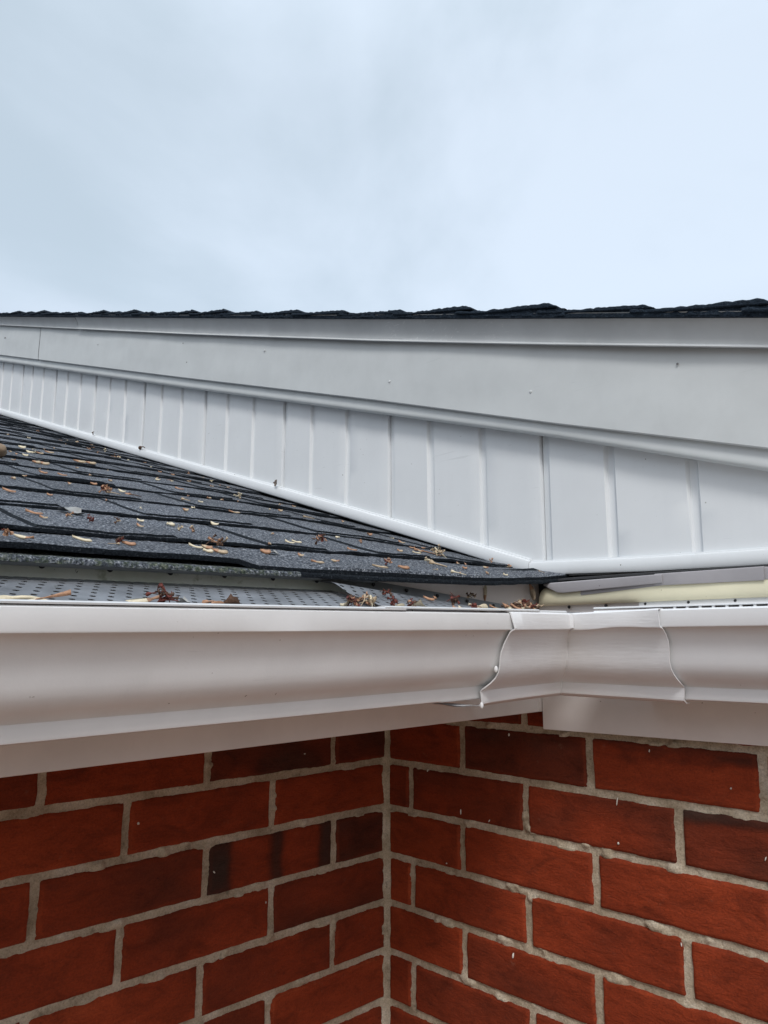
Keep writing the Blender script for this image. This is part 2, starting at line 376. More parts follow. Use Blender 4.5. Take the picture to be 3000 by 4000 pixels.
    # a few paint and mortar flecks that stick to the bricks
    fl = {'R': [(.386, -.182, .010, .0012, 80), (.086, -.180, .005, .0012, 60), (.147, -.2275, .008, .0014, 90), (.196, -.2325, .004, .0012, 60), (.385, -.228, .003, .003, 0), (.232, -.118, .004, .0028, 80), (.23, -.39, .007, .003, 75), (.43, -.12, .004, .0012, 85), (.31, -.105, .002, .002, 0), (.55, -.215, .0045, .001, 70), (.455, -.32, .004, .0012, 100), (.52, -.15, .002, .002, 0), (.12, -.30, .002, .002, 0), (.35, -.44, .004, .001, 70)],
          'L': [(.405, -.205, .003, .003, 50), (.30, -.278, .004, .002, 50), (.48, -.115, .002, .0015, 0), (.16, -.15, .003, .0015, 0), (.22, -.33, .003, .0018, 80)]}[side]
    for (a, z, l, w, an) in fl:
        q = []; N = 9
        for i in range(N):
            th = 2 * math.pi * i / N; px, pz = math.cos(th) * l / 2 * (.8 + .4 * random.random()), math.sin(th) * w / 2 * (.7 + .6 * random.random())
            ca, sa = math.cos(R(an)), math.sin(R(an)); q.append((a + px * ca - pz * sa, z + px * sa + pz * ca))
        qs = np.array(q); P0 = put(qs[:, 0], qs[:, 1], .0002 * np.ones(N)); P1 = put(a + (qs[:, 0] - a) * .8, z + (qs[:, 1] - z) * .8, .0012 * np.ones(N))
        V = np.vstack([P0, P1, put(np.array([a]), np.array([z]), np.array([.0015]))]); F = []
        for i in range(N):
            j = (i + 1) % N; F += [(i, j, N + j, N + i), (N + i, N + j, 2 * N)]
        mb.add(V.tolist(), F, 2)
    o = mb.build(name, [BRICK, MORTAR, FLECK], None, True, True)
    tag(o, label, 'brick wall', 'red brick walls meeting in the corner'); return o
brick_wall('brick_wall', 'L', 'red brick wall in deeper shade running left from the inside corner, with one striped brick')
brick_wall('brick_wall', 'R', 'red brick wall running right from the inside corner, wrinkled bricks and white paint flecks')

# ------------------------------------------------------------------ gutters
PROF = [(0.0000, .00), (0.0000, .178), (.0006, .193), (.0040, .203), (.0068, .225), (.0102, .278), (.0136, .350), (.0161, .430), (.0179, .505), (.0195, .575), (.0220, .645), (.0258, .708), (.0312, .762), (.0372, .806), (.0414, .832), (.0430, .850), (.0428, .868), (.0426, .960), (.0434, .985), (.0458, .998), (.0500, 1.0)]
def prof_pts(T, B, extra=0., back=None, hem=True, dmax=.06):
    H = T - B; p = []
    if hem: p += [(.0125, T - .0045), (.0122, T - .0012), (.0108, T), (.0030, T + .0002), (.0010, T - .0004)]
    p += [(d, T - .0015 if i == 0 else T - f * H) for i, (d, f) in enumerate(PROF)]
    if back: p += [(back * .7, B), (back - .001, B), (back, B + .002), (back, T - .012)]
    else: p += [(dmax, B)]
    return [(d - extra, z - (extra if z <= B + 1e-6 else 0)) for d, z in p]
TL = lambda y: .0219 + .0192 * (y + .7126); BL = lambda y: -.0613 + .0148 * (y + .70)
GXL, GYR = .4118, -.1283
def lg(y):
    P = np.array(thick2d(prof_pts(TL(y), BL(y), back=GXL - .2885), .0009)); w = .0006 * math.sin(y * 23) 
    return [(GXL - d + w * (z < .01), y, z) for d, z in P]
t = thing('gutter', 'long white gutter along the left eave, warm brick tint underneath, open gap at its joint', 'gutter', 'white gutters of the two eaves', (GXL, -.7, 0))
def kid(o, p):                                       # keep world coordinates under a moved parent
    o.parent = p; o.matrix_parent_inverse = Matrix.Translation(-Vector(p.location)); return o
kid(sweep('channel', np.linspace(-1.7, -.160, 60), lg, WHITE), t); gutter_L = t
TR = lambda x: .0352 - .0035 * (x - .515); BR = lambda x: -.0555 + .004 * (x - .515)
def rg(x):
    P = np.array(thick2d(prof_pts(TR(x), BR(x), back=-GYR - .014), .0009))
    return [(x, GYR + .0008 + d, z) for d, z in P]
t = thing('gutter', 'short stretch of white gutter along the right eave beside the corner joint', 'gutter', 'white gutters of the two eaves', (.8, GYR, 0))
kid(sweep('channel', np.linspace(.44, 1.9, 60), rg, WHITE_R), t); gutter_R = t
# inside corner joint: two arms meeting in a mitre
t = thing('gutter_corner', 'hand painted white inside corner piece joining the two gutters, with a dented lip', 'gutter joint', None, (GXL, GYR, 0))
def arm_left(q):
    # q 0..1 from the free end to the mitre
    T = .0322 + .0015 * q; B = -.0605 + .0050 * q ** .7
    P = np.array(thick2d(prof_pts(T, B, extra=.0020, hem=True, dmax=.058), .0013)); L = []
    for d, z in P:
        d = d - .0036 * (1 - q) ** 4 * (z < T - .016); y0 = -.2365 + .0012 * math.sin(z * 170); y1 = GYR + .0002 + d - .0006
        y = y0 + (y1 - y0) * q; L.append((GXL - d, y, z))
    return L
def arm_right(q):
    T = .0337 + .0021 * (1 - q); B = -.0555 - .0012 * (1 - q)
    P = np.array(thick2d(prof_pts(T, B, extra=.0020, hem=True, dmax=.058), .0013)); L = []
    for d, z in P:
        d = d - .0034 * (1 - q) ** 5; x0 = .5155 + .0014 * math.sin(z * 130 + 1); x1 = GXL - d + .0006
        x = x0 + (x1 - x0) * q; dent = .0010 * math.sin(x * 70) * math.exp(-((z - T + .0165) / .006) ** 2)
        L.append((x, GYR + d + .0008 - dent, z + dent * .9))
    return L
qs = list(np.linspace(0, 1, 24))
kid(sweep('left_arm', qs, arm_left, BRUSHED), t); kid(sweep('right_arm', qs, arm_right, BRUSHED), t)
# caulk bead down the mitre, the folded tab and the bent open flap
mb = MB()
PP = [(d, .0337 - .0021 * 0 - f * .0892) for d, f in PROF]
rings = []
for i, (d, z) in enumerate(PP):
    c = Vector((GXL - d + .0018, GYR + d - .0018, z)); r = .0012 + .0005 * math.sin(i * 1.7)
    rings.append([(c.x + r * math.cos(a) * .7 + .0, c.y - r * math.cos(a) * .7, c.z) if False else (c.x + r * math.cos(a), c.y + r * math.sin(a), c.z + .0004 * math.sin(a * 2)) for a in np.linspace(0, 2 * math.pi, 9)[:-1]])
mb.grid(np.array([r + [r[0]] for r in rings]))
kid(sharp(mb.build('caulk_bead', [BRUSHED]), 60), t)
mb = MB(); mb.box((GXL + .0012, GYR - .0032, .0178), (GXL + .0052, GYR - .0012, .0332)); kid(sharp(mb.build('folded_tab', [BRUSHED])), t)
mb = MB()   # the lower flap of the left arm bent open under the gutter
P = []
for i, q in enumerate(np.linspace(0, 1, 14)):
    y = -.236 - .054 * q
    P.append([(GXL - .0395 - .002 * q - w_, y, -.0605 + .0042 * q ** 1.6 + .0006 * math.sin(q * 7) + .02 * w_) for w_ in np.linspace(0, .035, 6)])
P = np.array(P); mb.grid(P); P2 = P.copy(); P2[..., 2] -= .0008; mb.grid(P2, flip=True); kid(mb.build('bent_flap', [BRUSHED], None, True), t)
for (a, b, c) in ((.3745, -.237, -.0600), (.3945, -.2385, -.024)):
    bm = bmesh.new(); bmesh.ops.create_uvsphere(bm, u_segments=12, v_segments=8, radius=.0024); me = bpy.data.meshes.new('caulk_blob'); bm.to_mesh(me); bm.free()
    for p in me.polygons: p.use_smooth = True
    me.materials.append(BRUSHED); o = bpy.data.objects.new('caulk_blob', me); S.collection.objects.link(o); o.location = Vector((a, b, c)) - Vector(t.location); o.scale = (.8, .8, 1.4); o.parent = t

# ------------------------------------------------------------------ gutter guards
def guard_sheet(name, prof_fn, ys, mat_, parent, swap=False):
    P = []; UV = []
    for y in ys:
        L = prof_fn(y); acc = 0; row = []
        for i, (a, z) in enumerate(L):
            if i: acc += math.hypot(a - L[i - 1][0], z - L[i - 1][1])
            row.append((a, y, z)); UV.append((y, acc))
        P.append(row)
    P = np.array(P); 
    if swap: P = P[..., [1, 0, 2]]
    mb = MB(); mb.grid(P); o = mb.build(name, [mat_], None, True)
    uv = o.data.uv_layers.new(name='UVMap'); li = np.zeros(len(o.data.loops), dtype=np.int32); o.data.loops.foreach_get('vertex_index', li)
    uv.data.foreach_set('uv', np.array(UV)[li].ravel()); kid(o, parent); return o
def smoothp(pts, n=26):
    P = np.array(pts); t_ = np.linspace(0, len(P) - 1, n); 
    return [(np.interp(a, range(len(P)), P[:, 0]), np.interp(a, range(len(P)), P[:, 1])) for a in t_]
def catm(pts, n=5):
    P = [Vector(p).to_3d() for p in pts]; P = [2 * P[0] - P[1]] + P + [2 * P[-1] - P[-2]]; o = []
    for i in range(1, len(P) - 2):
        for k in range(n):
            u = k / n; a, b, c, d = P[i - 1:i + 3]
            v = .5 * ((2 * b) + (c - a) * u + (2 * a - 5 * b + 4 * c - d) * u * u + (3 * b - a - 3 * c + d) * u ** 3); o.append((v.x, v.y))
    o.append((P[-2].x, P[-2].y)); return o
ZJ = lambda y: .0462 + .0155 * (y + .6777)           # crease between perforated sheet and back flange
def gp1(y):
    T = TL(y)
    return catm([(GXL - .010, T + .0006), (.392, T + .0018), (.375, T + .0036), (.350, T * .45 + ZJ(y) * .55 - .0020), (.325, ZJ(y) - .0055), (.306, ZJ(y) - .0010), (.3005, ZJ(y) + .0006)])
def gp2(y):
    T = TL(y); J = .0535 - .072 * (y + .30)
    J = max(J, T + .0005)
    return catm([(GXL - .010, T + .0016), (.392, T + .0030), (.375, T * .75 + J * .25 + .002), (.350, T * .45 + J * .55 - .0012), (.325, J - .0035), (.306, J - .0006), (.3005, J + .0006)])
gt = thing('gutter_guard', 'perforated aluminium gutter guard with mossy screw flange, below the lowest shingles', 'gutter guard', 'gutter guards', (.36, -.9, .04))
guard_sheet('perforated_sheet', gp1, np.linspace(-1.6, -.372, 120), GUARD, gt)
def flange(name, y0, y1, zj, h, parent, m=FLANGE, x=.2995, lean=.0055):
    def f(y): 
        z = zj(y); return [(x + .0012, y, z - .0005), (x - lean + .001, y, z + h(y)), (x - lean, y, z + h(y)), (x, y, z - .0005)]
    return kid(sweep(name, np.linspace(y0, y1, 30), f, m, cap=True), parent)
flange('back_flange', -1.6, -.340, ZJ, lambda y: .0135, gt)
def screw(parent, p, n, r=.0026, name='screw_head'):
    bm = bmesh.new(); bmesh.ops.create_cone(bm, cap_ends=True, segments=14, radius1=r, radius2=r * .7, depth=.0016); me = bpy.data.meshes.new(name); bm.to_mesh(me); bm.free()
    me.materials.append(DARKHOLE); o = bpy.data.objects.new(name, me); S.collection.objects.link(o)
    o.rotation_euler = Vector(n).to_track_quat('Z', 'Y').to_euler(); o.parent = parent; o.location = Vector(p) - Vector(parent.location); return o
for k in range(0, 6): y = -.391 - .0517 * k; screw(gt, (.2998, y, ZJ(y) + .0098), (1, 0, .2))
def strip_front(name, T, y0, y1, parent, m, swap=False, gy=GXL):
    def f(y):
        z = T(y); Q = [(gy - .0012, z + .0028), (gy + .0006, z + .0018), (gy + .0004, z + .0006), (gy - .011, z + .0006), (gy - .011, z + .0022), (gy - .004, z + .0030)]
        return [(a, y, b) for a, b in Q] if not swap else [(y, a, b) for a, b in Q]
    k = 6; st = np.linspace(y0, y1, 40); L = [np.array(f(s)) for s in st]; V = np.vstack(L); F = []
    for i in range(len(L) - 1):
        for j in range(k): a = i * k + j; b = i * k + (j + 1) % k; F.append((a, b, b + k, a + k))
    F += [tuple(range(k)), tuple(range((len(L) - 1) * k, len(L) * k))]
    return kid(sharp(mesh(name, V, F, m), 30), parent)
HEM = painted('bright_guard_hem', (.66, .67, .68), rough=.4, stain=.08)
strip_front('front_hem', TL, -1.6, -.385, gt, HEM)
g2 = thing('gutter_guard', 'tilted end piece of gutter guard dipping to the corner, covered with seed debris', 'gutter guard', 'gutter guards', (.36, -.2, .04))
guard_sheet('perforated_sheet', gp2, np.linspace(-.392, -.060, 60), GUARD, g2)
J2 = lambda y: max(.0535 - .072 * (y + .30), TL(y) + .0005)
GREYFL = simple('grey_flange', (.26, .275, .29), .5, .15, 30, .2, .0006, .5, .3)
flange('back_flange', -.405, -.035, J2, lambda y: .0105, g2, GREYFL)
for y in (-.3159, -.2665, -.2171, -.1654, -.1159): screw(g2, (.2998, y, J2(y) + .0060), (1, 0, .2), .0022)
strip_front('front_hem', lambda y: TL(y) + .0012, -.41, -.185, g2, HEM)
strip_front('front_hem', lambda y: TL(y) + .0004, -.24, -.132, g2, HEM, False, GXL - .0015)
# right guard: a flat plate on knobs
g3_ = thing('gutter_guard', 'thin grey gutter guard plate with white knobs over the right gutter', 'gutter guard', 'gutter guards', (.9, -.07, .04))
def gr(x):
    T = TR(x); Q = [(-.0150, .0530), (-.0170, .0440), (-.0200, .0425), (-.060, .0405), (-.100, T + .0050), (-.1175, T + .0042), (-.1188, T + .0028)]
    P = thick2d(Q, .0008); return [(x, a, b) for a, b in P]
kid(sweep('guard_plate', np.linspace(.435, 1.8, 40), gr, HEM, ang=30), g3_)
knob = None
for k in range(26):
    x = .5245 + .0128 * k
    if knob is None:
        bm = bmesh.new(); bmesh.ops.create_cone(bm, cap_ends=True, segments=12, radius1=.0020, radius2=.0015, depth=.0050); me = bpy.data.meshes.new('knob'); bm.to_mesh(me); bm.free(); me.materials.append(HEM); knob = me
    o = bpy.data.objects.new('knob', knob); S.collection.objects.link(o); o.parent = g3_; o.location = Vector((x, -.1165 + .0, TR(x) + .0010)) - Vector(g3_.location)
for k in range(14): x = .3406 + .0511 * k; screw(g3_, (x, -.0160, .0468), (0, -1, .1), .0021)

# ------------------------------------------------------------------ fascia boards
t = thing('fascia_board', 'white fascia board behind the left gutter with a plain overhanging soffit', 'fascia', 'white fascia boards', (.287, -.8, 0))
mb = MB()
for z0f, z1f in ((lambda y: -.0844 + .0110 * y, lambda y: .0800 + .030 * y),):
    ys = np.linspace(-1.9, -.0020, 30)
    P = np.array([[(.272, y, z1f(y)), (.2875, y, z1f(y)), (.2882, y, z0f(y) + .004), (.2882, y, z0f(y) + .0008), (.2872, y, z0f(y)), (.272, y, z0f(y)), (.272, y, z1f(y))] for y in ys]); mb.grid(P)
    mb.add([P[-1][i] for i in range(6)], [(0, 1, 2, 3, 4, 5)])
kid(sharp(mb.build('board', [FASC])), t)
mb = MB(); ys = np.linspace(-1.9, -.0, 4); 
mb.grid(np.array([[(.0005, y, -.072 + .008 * y), (.271, y, -.076 + .011 * y)] for y in ys])); mb.grid(np.array([[(.0005, y, -.070 + .008 * y), (.271, y, -.074 + .011 * y)] for y in ys]), flip=True)
kid(mb.build('soffit', [FASC]), t)
mb = MB(); mb.box((.2795, -.0132, -.0835), (.2935, -.0085, .03)); kid(mb.build('corner_strip', [FASC]), t)
t = thing('fascia_board', 'deeper white fascia board under the right gutter, square cut end over the bricks', 'fascia', 'white fascia boards', (1, -.013, 0))
mb = MB(); xs = np.linspace(.2950, 2.3, 50)
P = np.array([[(x, -.002, .05), (x, -.0125, .05), (x, -.0130, -.1035 + .0130 * (x - .2945) * (x < .6) + .00397 * (x >= .6)), (x, -.0125, -.1052 + .0130 * (x - .2945) * (x < .6) + .00397 * (x >= .6)), (x, -.0020, -.1052 + .0130 * (x - .2945) * (x < .6) + .00397 * (x >= .6)), (x, -.002, .05)] for x in xs]); mb.grid(P)
mb.add([P[0][i] for i in range(5)], [(0, 1, 2, 3, 4)]); kid(sharp(mb.build('board', [FASC])), t)
_b = MB(); _b.box((.2700, .0005, .0021), (2.3, .0140, .0830)); kid(_b.build('backing', [BLACKGAP]), t)
# cream board above the right gutter
def cream(x):
    a = min(1, (x - .2985) / .012); a = math.sqrt(max(0, 1 - (1 - a) ** 2))
    zt = .0570 + (.0155 + .012 * 0) * a + .0 ; zt = zt + .0045 * min(1, max(0, (x - .33) / .14)); zb = .0492
    pts = []
    for k in range(13):
        th = math.pi * k / 12; yy = -.0145 - .0085 * math.sin(th) ** .6 * (.5 + .5 * a); z = zt + (zb - zt) * (1 - math.cos(th)) / 2; pts.append((x, yy, z))
    pts.append((x, -.0145, zb)); pts.append((x, -.002, zb)); pts.append((x, -.002, zt)); return pts
st = list(.2985 + .02 * np.linspace(0, 1, 14) ** 1.6) + list(np.linspace(.33, 2.2, 30)); L = [np.array(cream(s)) for s in st]; k = len(L[0]); V = np.vstack(L); F = []
for i in range(len(L) - 1):
    for j in range(k): a = i * k + j; b = i * k + (j + 1) % k; F.append((a, b, b + k, a + k))
F += [tuple(range(k))]
o = sharp(mesh('fascia_board', V, F, CREAM), 50); tag(o, 'cream coloured rounded board above the right gutter, yellowed beside the white parts', 'fascia')
# mauve grey drip flashing pieces lapping over each other
def flash(x0, x1, zt0, zt1, zb0, zb1, y, bevel=0, parent=None):
    mb = MB(); n = 16; P = []
    for i in range(n + 1):
        q = i / n; x = x0 + (x1 - x0) * q; zt = zt0 + (zt1 - zt0) * q; zb = zb0 + (zb1 - zb0) * q
        if bevel and x < x0 + bevel: zb = zt - (zt - zb) * (.15 + .85 * (x - x0) / bevel)
        w = .0004 * math.sin(x * 60)
        P.append([(x, .024, zt + .003), (x, y + .0015, zt + .0006), (x, y, zt - .0006), (x, y - .0006 + w, zb + .001), (x, y - .0002 + w, zb), (x, y + .001, zb), (x, y + .0016, zt - .002), (x, .024, zt + .0018), (x, .024, zt + .003)])
    P = np.array(P); mb.grid(P); mb.add([P[0][i] for i in range(8)], [(0, 1, 6, 7), (1, 2, 5, 6), (2, 3, 4, 5)]); mb.add([P[-1][i] for i in range(8)], [(7, 6, 1, 0), (6, 5, 2, 1), (5, 4, 3, 2)])
    return sharp(mb.build('flashing_piece', [GREYM]), 40)
t = thing('drip_flashing', 'mauve grey lapped drip flashing strip above the cream board', 'flashing', None, (.5, -.02, .07))
for a in ((.312, .4700, .0766, .0788, .0628, .0694, -.0272, .022), (.363, .476, .070, .075, .0600, .0672, -.0234, 0), (.4600, .5795, .0797, .0802, .0668, .0662, -.0252, 0), (.5700, .80, .0792, .079, .0672, .0658, -.0232, 0), (.795, 1.3, .0798, .079, .0665, .0655, -.0250, 0)):
    kid(flash(*a), t)

# ------------------------------------------------------------------ gable wall with vertical siding
CC = .025
bx = [-4.2, -1.9797, -.9102, -.3259, .0426, .2600]; bz = [1.502, .8051, .4664, .2831, .1660, .0945]
tx = [-4.2, -1.9888, -.6752, -.0518, .3124, .5793, 2.0]; tz = [1.703, 1.003, .5862, .3917, .278, .1885, -.262]
def zbot(x): return float(np.interp(x, bx, bz)) if x < .26 else float(np.interp(x, [.26, .43, .57, .8], [.0932, .0872, .0855, .083]))
def ztop(x): return float(np.interp(x, tx, tz))
seams = [-.021 - .2945 * k for k in range(13, -1, -1)] + [.278, .590, .885, 1.18]
ribs = {(.278, .590): (.3835, .4905), (-.021, .278): (.0745, .1775), (-.3155, -.021): (-.222, -.123)}
t = thing('gable_wall', 'white vertical vinyl siding of the gable, tapering away to the upper left', 'siding wall', None, (0, CC, .3))
def siding_panel(a, b):
    rb = None
    for kk, v in ribs.items():
        if abs(kk[0] - a) < .01: rb = v
    if rb is None: rb = (a + (b - a) / 3, a + 2 * (b - a) / 3)
    prof = [(a + .0012, .012), (a + .0012, .0060), (a + .0030, .0052), (a + .0125, .0052), (a + .0142, .0008), (a + .0150, 0)]
    for r in rb: prof += [(r - .0085, 0), (r - .0072, .0010), (r - .0054, .0050), (r - .0010, .0056), (r + .0040, .0046), (r + .0062, .0010), (r + .0072, 0)]
    prof += [(b - .0035, 0), (b - .0012, .0006), (b - .0004, .0022), (b - .0004, .012)]
    # add intermediate columns so the sheets can bow slightly
    pr = []
    for i in range(len(prof) - 1):
        (x0, d0), (x1, d1) = prof[i], prof[i + 1]; n = max(1, int((x1 - x0) / .02))
        for q in range(n): pr.append((x0 + (x1 - x0) * q / n, d0 + (d1 - d0) * q / n))
    pr.append(prof[-1]); nz = 14; P = []
    for x, d in pr:
        z0 = zbot(x) - .001; z1 = ztop(x) + .03
        P.append([(x + .0012 * float(vn(z * 9, a * 7, 5)), CC + d + .0022 * float(vn(x * 14, z * 9, 3)) * (d < .001), z) for z in np.linspace(z0, z1, nz)])
    mb = MB(); mb.grid(np.array(P)); return sharp(mb.build('siding_panel', [SIDING]), 28)
for a, b in zip(seams[:-1], seams[1:]):
    if ztop(b) > zbot(b) - .05: kid(siding_panel(a, b), t)
mb = MB()
P = np.array([[(x, CC + .013, zbot(x) - .06), (x, CC + .013, ztop(x) + .03)] for x in np.linspace(-4.1, .95, 60)]); mb.grid(P)
P[..., 1] += .09; mb.grid(P, flip=True); kid(mb.build('sheathing', [BLACKGAP]), t)
def trim_line(name, xs, zf, prof, m, slope=None):
    """prof: (out, up) points closed; swept along the line z=zf(x)"""
    L = [np.array([(x, CC - o, zf(x) + u) for o, u in prof]) for x in xs]; k = len(prof); V = np.vstack(L); F = []
    for i in range(len(L) - 1):
        for j in range(k): a = i * k + j; b = i * k + (j + 1) % k; F.append((a, b, b + k, a + k))
    F += [tuple(range(k)), tuple(range((len(L) - 1) * k, len(L) * k))]
    return kid(sharp(mesh(name, V, F, m), 40), t)
bp = [(-.004, 0), (.0052, 0), (.0078, .0010), (.0088, .0032), (.0090, .0090), (.0084, .0158), (.0074, .0182), (.0048, .0190), (.0040, .0192), (.0036, .0212), (.0014, .0216), (-.004, .0216)]
trim_line('bottom_trim', list(np.linspace(-4.1, .2590, 80)), zbot, bp, TRIM)
bp2 = [(o, u * .94) for o, u in bp]
trim_line('bottom_trim', list(np.linspace(.2602, 1.9, 30)), lambda x: zbot(max(x, .2601)), bp2, TRIM)
tp = [(-.004, .045), (-.004, .0002), (.0140, -.0016), (.0172, -.0012), (.0192, .0006), (.0200, .0030), (.0202, .0060), (.0198, .0110), (.0190, .0160), (.0186, .0220), (.0190, .030), (.0195, .045)]
trim_line('top_trim', list(np.linspace(-4.1, .95, 90)), ztop, tp, RAKE)
# rake boards (two lengths of aluminium) with nails
rbx = [-4.2, -1.9555, -.656, -.0393, .3208, .5851, 2.0]; rbz = [1.724, 1.0134, .6008, .4075, .2913, .209, -.238]
rtx = [-4.2, -1.9582, -.6512, -.0316, .3304, .5965, 2.0]; rtz = [1.833, 1.1234, .7023, .5069, .3966, .3175, -.12]
sbx = [-4.2, -1.9145, -.6264, -.0151, .3421, .6044, 2.0]; sbz = [1.861, 1.1398, .7314, .5384, .4283, .3475, -.09]
fz = lambda X, Z_: (lambda x: float(np.interp(x, X, Z_)))
RB, RT, SB = fz(rbx, rbz), fz(rtx, rtz), fz(sbx, sbz)
def rake(x0, x1, label, dy=0.):
    r = thing('rake_board', label, 'rake board', 'grey white rake boards of the gable', ((x0 + x1) / 2, -.03, RB((x0 + x1) / 2)))
    n = int((x1 - x0) / .02) + 2; P = []
    for x in np.linspace(x0, x1, n):
        z0, z1 = RB(x), RT(x) + .03
        bow = lambda q: .0022 * float(fbm(x * 5, q * 2.2, 4)) * math.sin(math.pi * min(1, q * 1.1)) + .004 * math.exp(-((x - .46) / .075) ** 2) * min(1, q) ** 3
        row = [(x, .010, z0 + .0015), (x, .0015 + dy, z0)] + [(x, -.0005 + dy + bow(q), z0 + .0015 + (z1 - z0) * q) for q in np.linspace(0, 1, 10)]
        P.append(row)
    mb = MB(); P = np.array(P); mb.grid(P); P2 = P.copy(); P2[..., 1] += .0010; P2[:, 0, 1] -= .001; mb.grid(P2, flip=True)
    kid(sharp(mb.build('board', [RAKE]), 40), r); return r
ra = rake(-4.0, -1.584, 'farther short length of rake board beyond the board seam at the left edge')
rb_ = rake(-1.5765, 1.2, 'long near length of grey white rake board, nailed, above the siding', -.0010)
def nail(parent, x, z, r=.0028, y=-.0020, m=None):
    bm = bmesh.new(); bmesh.ops.create_uvsphere(bm, u_segments=12, v_segments=8, radius=r); me = bpy.data.meshes.new('nail_head'); bm.to_mesh(me); bm.free()
    for p in me.polygons: p.use_smooth = True
    me.materials.append(m or RAKE); o = bpy.data.objects.new('nail_head', me); S.collection.objects.link(o); o.scale = (1, .45, 1); o.parent = parent; o.location = Vector((x, y, z)) - Vector(parent.location)
NAILD = simple('weathered_nail', (.16, .16, .16), .5)
for (x, z, d) in ((-1.1351, .8178, 1), (-.6698, .6886, 1), (-.649, .6368, 1), (-.3463, .5803, 0), (.0082, .4276, 0), (.2842, .3446, 0), (.4927, .3296, 1)):
    nail(rb_, x, z, .0022 if not d else .0015, m=NAILD if d else None)
nail(ra, -1.9125, 1.0652, .003, m=NAILD)
_z = RB(-1.578); _b = MB(); _b.box((-1.592, .0035, _z + .004), (-1.566, .0060, RT(-1.578) + .01)); kid(_b.build('joint_backing', [BLACKGAP]), rb_)
# rake drip edge
def rdrip(x0, x1, label, dy=0.):
    r = thing('drip_edge', label, 'drip edge', 'metal drip edges along the rake', ((x0 + x1) / 2, -.035, RT((x0 + x1) / 2))); P = []
    for x in np.linspace(x0, x1, int((x1 - x0) / .015) + 2):
        a = RT(x); b = SB(x) + .006; w = .0006 * math.sin(x * 11)
        P.append([(x, -.0065 + dy, a + .0005), (x, -.0085 + dy + w, a), (x, -.0095 + dy + w, a + .0012), (x, -.0080 + dy + w, a + .0035)] + [(x, -.0068 + dy - .0165 * q ** 2.0, a + .0045 + (b - a - .0045) * q) for q in np.linspace(0, 1, 14)] + [(x, .03, b + .001)])
    mb = MB(); mb.grid(np.array(P)); kid(sharp(mb.build('flange', [DRIP]), 45), r)
    return r
rdrip(-4.0, -1.270, 'farther length of white drip edge, left of the lap')
rdrip(-1.262, 1.2, 'near length of white drip edge scuffed under the upper shingles', -.0022)

# ------------------------------------------------------------------ upper roof edge
def upper_roof():
    r = thing('upper_roof', 'dark shingles of the upper roof seen edge on against the sky', 'shingle roof', None, (0, .5, .6))
    peaks = [1.005, .873, .742, .610, .4794, .346, .2036, .0707, -.0675, -.1961, -.3289, -.45, -.575, -.6637, -.7637, -.8559, -.95, -1.04, -1.1868, -1.29, -1.3775, -1.48, -1.5868, -1.70, -1.83]
    while peaks[-1] > -3.8: peaks.append(peaks[-1] - .133)
    mb = MB(); Y0 = -.0280
    for i in range(len(peaks) - 1):
        xb = peaks[i]; xu = peaks[i + 1] - .03; n = max(20, int((xb - xu) / .0035)) if xb > -1.2 else 16
        hp = random.choice((.0045, .0065, .009, .0115)) + .002 * random.random(); P = []; B = []
        for q in np.linspace(0, 1, n):
            x = xb + (xu - xb) * q; u = (xb - x) / .133
            cut = .0055 * max(0, 1 - q * n / 3.5) if xb > -1.2 else .004 * (q == 0)
            top = SB(x) + .0092 + hp * max(0, 1 - u) ** 1.15 + .0016 * float(fbm(x * 220, i, 3)) - cut
            jag = .0018 * float(fbm(x * 160, i * 3 + 1, 8)) + .0010 * math.sin(i * 2.1)
            bot = SB(x) + .0045 + hp * max(0, 1 - u) * .72 - .0004 * math.sin(i)
            P.append([(x, Y0 + .012, bot), (x, Y0 + jag + .001, bot), (x, Y0 + jag, bot + .0012), (x, Y0 + jag, top - .0015), (x, Y0 + jag + .0016, top), (x, .02, top + .0004), (x, 1.6, top)])
        P = np.array(P); mb.grid(P); mb.add(P[0].tolist(), [tuple(range(7))])
        # second lamination under the butt: a thinner layer, slightly set back
        Q = []
        for q in np.linspace(0, 1, n):
            x = xb + .012 - (xb - xu) * q * .9; bot = SB(x) + .0018; top = SB(x) + .0080 + hp * .35 * max(0, 1 - q); j = .0020 * float(fbm(x * 140, i * 5 + 2, 9)) + .0030 + .001 * math.sin(i * 3.3)
            Q.append([(x, Y0 + .02, bot), (x, Y0 + j, bot), (x, Y0 + j, top), (x, .02, top)])
        mb.grid(np.array(Q))
    o = mb.build('shingles', [RSHING], None, False); kid(o, r)
    # starter course and deck under them
    P = np.array([[(x, -.0250 + .0015 * float(fbm(x * 130, 3, 2)), SB(x) - .0005), (x, -.0260 + .0015 * float(fbm(x * 130, 3, 2)), SB(x) + .0045), (x, 1.6, SB(x) + .0045), (x, 1.6, SB(x) - .0005), (x, -.0250, SB(x) - .0005)] for x in np.linspace(-3.9, 1.0, 900)])
    mb = MB(); mb.grid(P); kid(mb.build('starter_strip', [RSHING]), r)
    P = np.array([[(x, .032, SB(x) - .002), (x, 1.6, SB(x) - .002), (x, 1.6, SB(x) - .02), (x, .032, SB(x) - .02), (x, .032, SB(x) - .002)] for x in (-3.9, 0.0, .6, 1.0)])
    mb = MB(); mb.grid(P); kid(mb.build('deck', [WOOD]), r)
upper_roof()

